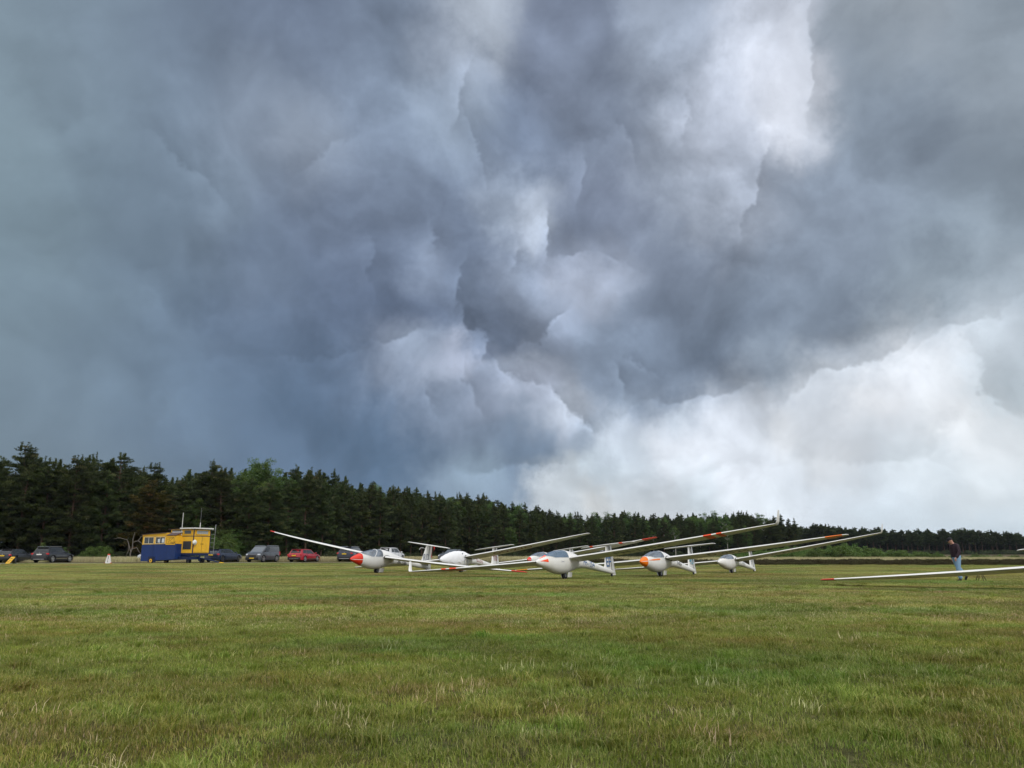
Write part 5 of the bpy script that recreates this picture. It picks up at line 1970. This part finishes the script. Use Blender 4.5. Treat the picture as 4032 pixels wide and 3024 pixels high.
for i in range(5): species('old_pine', *(lambda a: (a[0], a[1], a[2], a[3]))(pine(200 + i, 13.5, 1.2 + .8 * (i % 2), 2.9, 1)), m_bark, m_needle)
species('brown_pine', *pine(230, 12.0, 1.0, 2.7, 1), m_bark, m_needle_b)
for i in range(6): species('young_pine', *pine(240 + i, 12.5, 1.0 + (i % 3) * .8, 1.9 + .25 * (i % 3), .3), m_bark, m_needle)
for i in range(4): species('far_pine', *pine(260 + i, 11.0, 5.2, 2.0, .4 if i % 2 else 1, dens=.85, needle=.34, nw=.075), m_bark, m_needle)
for i in range(3):
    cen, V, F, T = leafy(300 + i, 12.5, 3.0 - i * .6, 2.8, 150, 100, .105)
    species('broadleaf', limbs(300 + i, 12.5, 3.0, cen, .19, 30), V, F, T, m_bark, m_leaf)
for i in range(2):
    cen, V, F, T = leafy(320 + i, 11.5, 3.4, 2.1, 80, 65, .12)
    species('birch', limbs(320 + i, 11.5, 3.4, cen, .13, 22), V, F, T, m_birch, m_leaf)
for i in range(4):
    cen, V, F, T = leafy(340 + i, 2.4, 0, 1.7, 70, 70, .075, 'bush')
    species('bush', limbs(340 + i, 2.4, 0, cen, .03, 14, True), V, F, T, m_bark, m_bushleaf)
for i in range(3):
    cen, V, F, T = leafy(350 + i, 3.4, 0, 1.7, 120, 85, .058, 'bush')
    species('tall_bush', limbs(350 + i, 3.4, 0, cen, .04, 16, True), V, F, T, m_bark, m_bushleaf)
tr_r = np.random.default_rng(99)


def near(px, marks):
    return min(marks, key=lambda q: abs(q[0] - px))[1]


MARKS = [(-200, 'beyond the left edge of the photo'), (62, 'behind the black hatchback'), (208, 'behind the black sport utility car'), (330, 'between the black cars and the white marker'),
         (425, 'behind the white marker'), (500, 'behind the bleached dead branches'), (600, 'behind the blue half of the control cabin'), (700, 'behind the first aerial of the control cabin'),
         (790, 'behind the tower of the control cabin'), (880, 'behind the dark blue estate car'), (955, 'between the estate car and the van'), (1034, 'behind the dark grey van'), (1120, 'between the van and the red car'),
         (1198, 'behind the red crossover car'), (1290, 'right of the red crossover car'), (1385, 'behind the dark blue sport utility car'), (1460, 'above the red nose cone'), (1540, 'behind the white crossover car'),
         (1620, 'left of the tail lettered RD'), (1690, 'above the tail lettered RD'), (1790, 'above the cloth-covered glider'), (1870, 'right of the cloth-covered glider'), (1955, 'above the tail lettered TO'),
         (2040, 'right of the tail lettered TO'), (2115, 'above the half-hidden red nose'), (2180, 'above the blue canopy'), (2260, 'above the root of the longest wing'), (2330, 'left of the tail lettered EF'),
         (2400, 'above the tail lettered EF'), (2480, 'right of the tail lettered EF'), (2560, 'above the orange nose'), (2640, 'right of the orange nose'), (2720, 'above the tail lettered 4U'),
         (2800, 'left of the small plain glider'), (2870, 'above the small plain glider'), (2960, 'above the tail of the small plain glider'), (3050, 'behind the tallest upturned wing tip'), (3150, 'right of the tallest upturned wing tip'),
         (3250, 'at the right end of the tall wood')]
FMARKS = [(3050, 'behind the tallest upturned wing tip'), (3150, 'just right of the tall wood'), (3250, 'above the red tip of the low wing'), (3320, 'above the orange wing tip'), (3400, 'between the orange and the thin upturned tip'),
          (3470, 'behind the thin upturned wing tip'), (3550, 'right of the thin upturned wing tip'), (3650, 'well left of the walking person'), (3720, 'just left of the walking person'), (3775, 'behind the walking person'),
          (3840, 'just right of the walking person'), (3930, 'above the trestle and beyond'), (4010, 'at the right edge of the photo'), (4150, 'beyond the right edge')]


def plant(name, key, x, y, sc, label, cat, group, which=None, sq=1.0, dz=0.0):
    if cat != 'tree' and False: pass
    v = SPEC[key][int(tr_r.integers(0, len(SPEC[key]))) if which is None else which]
    o = empty(name, (x, y, g1(x, y) + dz), tr_r.uniform(0, 6.28), label, cat, group)
    o.scale = (sc * sq, sc * sq, sc)
    for nm, me in (('trunk', v[0]), ('crown', v[1])):
        c = bpy.data.objects.new(nm, me); COL.objects.link(c); c.parent = o
    return o


# crown outline of the wood over the photograph's x, as picture y of the tree tops
TOPX = [-900, 0, 90, 180, 260, 380, 470, 560, 640, 760, 900, 1020, 1100, 1230, 1330, 1440, 1560, 1700, 1800, 1880, 1990, 2120, 2240, 2330, 2450, 2600, 2700, 2850, 3000, 3120, 3200, 3280, 3400]
TOPY = [1740, 1762, 1790, 1810, 1800, 1775, 1812, 1850, 1862, 1850, 1838, 1822, 1862, 1845, 1890, 1905, 1925, 1938, 1958, 1952, 1985, 2005, 2030, 2018, 2010, 2032, 2022, 2026, 2018, 2025, 2040, 2085, 2100]


def pxof(x, y):
    """photo x of a world point near eye level"""
    d = y * CP
    return 2016 + FPX * x / d


def wood_height(x, y):
    px = pxof(x, y)
    py = float(np.interp(px, TOPX, TOPY))
    return at(px, y, py).z - g1(x, y)


n_pine = 0
GP = 'pines of the tall wood beside the field'
GB = 'broad-leaved trees in the tall wood'
# walk along the edge of the wood
edge = []
seglen = 0
for (xa, ya), (xb, yb) in zip(zip(WX, WY), zip(WX[1:], WY[1:])):
    L_ = math.hypot(xb - xa, yb - ya)
    n = int(L_ / .5)
    for i in range(n): edge.append((xa + (xb - xa) * i / n, ya + (yb - ya) * i / n, (xb - xa) / L_, (yb - ya) / L_))
step = {0: 3.3, 1: 3.6, 2: 4.6, 3: 6.0}
BROAD = [(540, 780, .40), (780, 880, .2), (880, 1070, .5), (1070, 1330, .06), (1330, 1700, .03), (1700, 2000, .10), (2000, 2450, .30), (2450, 3000, .42), (3000, 3400, .12)]
for row in range(4):
    i = tr_r.uniform(0, 4)
    while i < len(edge):
        x, y, ux, uy = edge[int(i)]
        i += step[row] * tr_r.uniform(.7, 1.3) / .5
        d = 1.0 + row * 4.2 + tr_r.normal(0, .8)
        X, Yy = x - uy * d, y + ux * d
        px = pxof(X, Yy)
        if px < -420: continue
        pb = 0.0 if px < 500 else 0.03
        for a, b, p in BROAD:
            if a <= px < b: pb = p
        H = wood_height(X, Yy) * tr_r.uniform(.84, 1.04) * (.93 if row == 0 else 1.0)
        if tr_r.uniform() < pb and row > 0 or (tr_r.uniform() < pb * .35 and row == 0):
            key = 'birch' if (px > 2000 and tr_r.uniform() < .35) else 'broadleaf'
            nm = 'birch_tree' if key == 'birch' else 'broadleaf_tree'
            lab = ('slender pale-trunked birch among the pines, ' if key == 'birch' else 'bright green broad-leaved tree among the pines, ') + near(px, MARKS)
            hh = H * ((.95 if px < 1100 else 1.0) if row > 0 else .72)
            plant(nm, key, X, Yy, hh / (11.5 if key == 'birch' else 12.5), lab, 'tree', 'birches in the tall wood' if key == 'birch' else GB, sq=1.0)
        else:
            key = 'old_pine' if px < 1150 or tr_r.uniform() < .18 else 'young_pine'
            n_pine += 1
            plant('pine_tree', key, X, Yy, H / (13.6 if key == 'old_pine' else 12.8), ('edge-row', 'second-row', 'third-row', 'back-row')[row] + ' dark pine ' + near(px, MARKS), 'tree', GP, sq=tr_r.uniform(.95, 1.2))
print('pines in the tall wood', n_pine)
# singled-out trees
def single(px, Y, key, H, base, name, label, which=None, sq=1.0):
    p = at(px, Y, 2178)
    return plant(name, key, p.x, Y, H / base, label, 'tree', None, which, sq)


single(570, 100.5, 'brown_pine', at(570, 100.5, 1905).z - .25, 12.2, 'pine_tree', 'brownish half-dry pine at the edge of the wood, left of the control cabin', sq=1.25)
single(2868, 212, 'birch', 9.0, 11.5, 'birch_tree', 'birch with the palest trunk, under the raised wings right of the orange-nosed glider', 0)
single(2660, 211, 'birch', 8.0, 11.5, 'birch_tree', 'low rounded birch in front of the wood above the tailplane of the orange-nosed glider', 1)

# far wood on the right
nf = 0
for row in range(3):
    x = FX[0] - 6
    while x < FX[-1]:
        y = float(np.interp(x, FX, FY)) + row * 5 + tr_r.normal(0, 1)
        px = pxof(x, y)
        if px > 4300: break
        top = float(np.interp(px, [3000, 3200, 3350, 3480, 3600, 3800, 4032, 4300], [2062, 2068, 2084, 2078, 2090, 2086, 2100, 2106]))
        H = (at(px, y, top).z - g1(x, y)) * tr_r.uniform(.80, 1.03)
        plant('far_pine_tree', 'far_pine', x, y, H / 11.2, ('front', 'middle', 'rear')[row] + ' bare-stemmed far pine ' + near(px, FMARKS), 'tree', 'pines of the distant wood on the right', sq=tr_r.uniform(1.1, 1.6))
        nf += 1
        x += (2.9, 3.4, 4.0)[row] * tr_r.uniform(.7, 1.3)
print('far pines', nf)

# what lies deeper in the woods reads as one mass
P, I = [], []
for i in range(0, len(edge), 5):
    x, y, ux, uy = edge[i]
    for d in (17.5, 21, 25):
        X, Yy = x - uy * (d + tr_r.normal(0, 1)), y + ux * (d + tr_r.normal(0, 1))
        if pxof(X, Yy) < -420: continue
        H = wood_height(X, Yy) * tr_r.uniform(.75, .95)
        P.append((X, Yy, g1(X, Yy), tr_r.uniform(0, 6), H / 12.8)); I.append(int(tr_r.integers(0, 3)))
for x in np.arange(FX[0] - 8, FX[-1] - 8, 2.1):
    for d in (14, 17, 21, 26, 30):
        y = float(np.interp(x, FX, FY)) + d + tr_r.normal(0, 1)
        P.append((x, y, g1(x, y) - 1.5, tr_r.uniform(0, 6), .70 * tr_r.uniform(.8, 1))); I.append(int(tr_r.integers(0, 3)))
massp = []
for i in range(3):
    a = pine(280 + i, 12.8, .3, 2.5, 0, dens=.6, needle=.5, nw=.10)
    massp.append(tri_mesh('mass', a[1], a[2], a[3], [m_needle]))
scatter('forest_mass', np.array(P), I, massp)

# bushes: understorey behind the cars, and the long hedge-like row on the right
nb = 0
GH1, GH2 = 'leafy bushes at the foot of the wood behind the cars', 'leafy bushes along the heath on the right'
for px, n, s0, s1 in ((230, 3, .5, .8), (395, 2, .7, .8), (880, 9, 1.2, 2.1), (960, 7, 1.0, 1.9), (1040, 6, .8, 1.6), (1120, 7, .9, 1.8), (1200, 5, .8, 1.5), (1290, 7, .6, 1.3), (700, 4, .6, 1.0), (1660, 3, .5, .8), (1845, 1, .85, .9), (1950, 3, .4, .6)):
    for _ in range(n):
        p_ = px + tr_r.normal(0, 28)
        x = at(p_, 100, 2178).x
        y = wood(x) - tr_r.uniform(.2, 3.0)
        x = at(p_, y, 2178).x
        sz = tr_r.uniform(s0, s1)
        plant('bush', 'tall_bush' if sz > 1 else 'bush', x, y, sz * (.72 if sz > 1 else 1), ('tall' if sz > 1.2 else 'low') + ' leafy bush ' + 'under the wood ' + near(p_, MARKS), 'bush', GH1, sq=.9); nb += 1
for _ in range(95):
    p_ = tr_r.uniform(2700, 4080)
    top = float(np.interp(p_, [2700, 2850, 3000, 3200, 3330, 3420, 3500, 3560, 3640, 3800, 4032], [2192, 2180, 2165, 2148, 2140, 2150, 2168, 2160, 2176, 2180, 2186]))
    y = tr_r.uniform(104, 118)
    p3 = at(p_, y, top)
    H = max(.35, (p3.z - g1(p3.x, y)) * tr_r.uniform(.65, 1.05))
    plant('bush', 'bush', p3.x, y, H / 2.45, ('tall' if H > 1.6 else 'low') + ' green bush ' + near(p_, [(2780, 'left of the small plain glider')] + FMARKS), 'bush', GH2, sq=tr_r.uniform(1.1, 1.7)); nb += 1
# undergrowth along the far woods hides the ground under the stems
P, I = [], []
for i in range(0, len(edge), 4):
    x, y, ux, uy = edge[i]
    for d in (-.5, 2.5, 6, 10):
        X, Yy = x - uy * (d + tr_r.normal(0, .8)), y + ux * (d + tr_r.normal(0, .8))
        if pxof(X, Yy) < -420: continue
        P.append((X, Yy, g1(X, Yy), tr_r.uniform(0, 6), tr_r.uniform(.35, .95))); I.append(int(tr_r.integers(0, 3)))
for x in np.arange(FX[0] - 8, FX[-1], 1.6):
    for d in (-3, 4, 10, 33, 40):
        y = float(np.interp(x, FX, FY)) + d + tr_r.normal(0, 1)
        P.append((x, y, g1(x, y), tr_r.uniform(0, 6), tr_r.uniform(.7, 1.4) * (1.5 if d > 20 else 1))); I.append(int(tr_r.integers(0, 3)))
und = []
m_under = leaf_mat('undergrowth_leaves', [(0.0, (0.022, 0.036, 0.012)), (0.6, (0.045, 0.065, 0.024)), (1.0, (0.09, 0.10, 0.045))], trans=0.2, rough=0.6)
for i in range(3):
    cen, V, F, T = leafy(360 + i, 1.5, 0, 1.6, 60, 50, .08, 'bush')
    und.append(tri_mesh('under', V, F, T, [m_under]))
scatter('undergrowth', np.array(P), I, und)

# bleached dead branches left of the cabin
q = at(505, 93.0, 2205)
root = empty('dead_tree', (q.x, 93.0, g1(q.x, 93.0)), 0, 'bleached leafless dead branches at the edge of the wood left of the control cabin', 'dead tree')
dm = MB()
dm.tube([(.3, 0, -.1), (.15, 0, .9), (.35, 0, 1.6), (.3, 0, 2.6), (.45, 0, 3.4)], [.09, .08, .06, .045, .02], 6).build('trunk', m_deadwood, root, True)
for pts in ([(.2, 0, 1.0), (-.1, 0, 1.9), (-.35, 0, 2.5), (-1.3, -.2, 2.75), (-1.9, -.2, 2.6)], [(.3, 0, 2.2), (.9, .1, 2.4), (1.7, 0, 1.9), (2.3, 0, 1.3)],
            [(.3, 0, 1.4), (.9, -.1, 1.6), (1.2, 0, 1.1), (1.6, 0, .7)], [(-.15, 0, 2.0), (-.2, .2, 1.2), (-.45, .1, .5)], [(.9, .1, 2.4), (1.2, .1, 2.9), (1.9, .1, 3.0)]):
    MB().tube(pts, list(np.linspace(.06, .018, len(pts))), 5).build('branch', m_deadwood, root, True)

# ================================================================== air
hz = MB().box((20, 215, 14), (760, 460, 31)).build('haze', [])
hm = bpy.data.materials.new('haze_air')
hm.use_nodes = True
hm.node_tree.nodes.clear()
pv = hm.node_tree.nodes.new('ShaderNodeVolumePrincipled')
pv.inputs['Color'].default_value = (0.74, 0.86, 1.0, 1)
pv.inputs['Density'].default_value = 0.00006
hm.node_tree.links.new(pv.outputs[0], hm.node_tree.nodes.new('ShaderNodeOutputMaterial').inputs['Volume'])
hz.data.materials.clear(); hz.data.materials.append(hm)
tag(hz, kind='stuff')
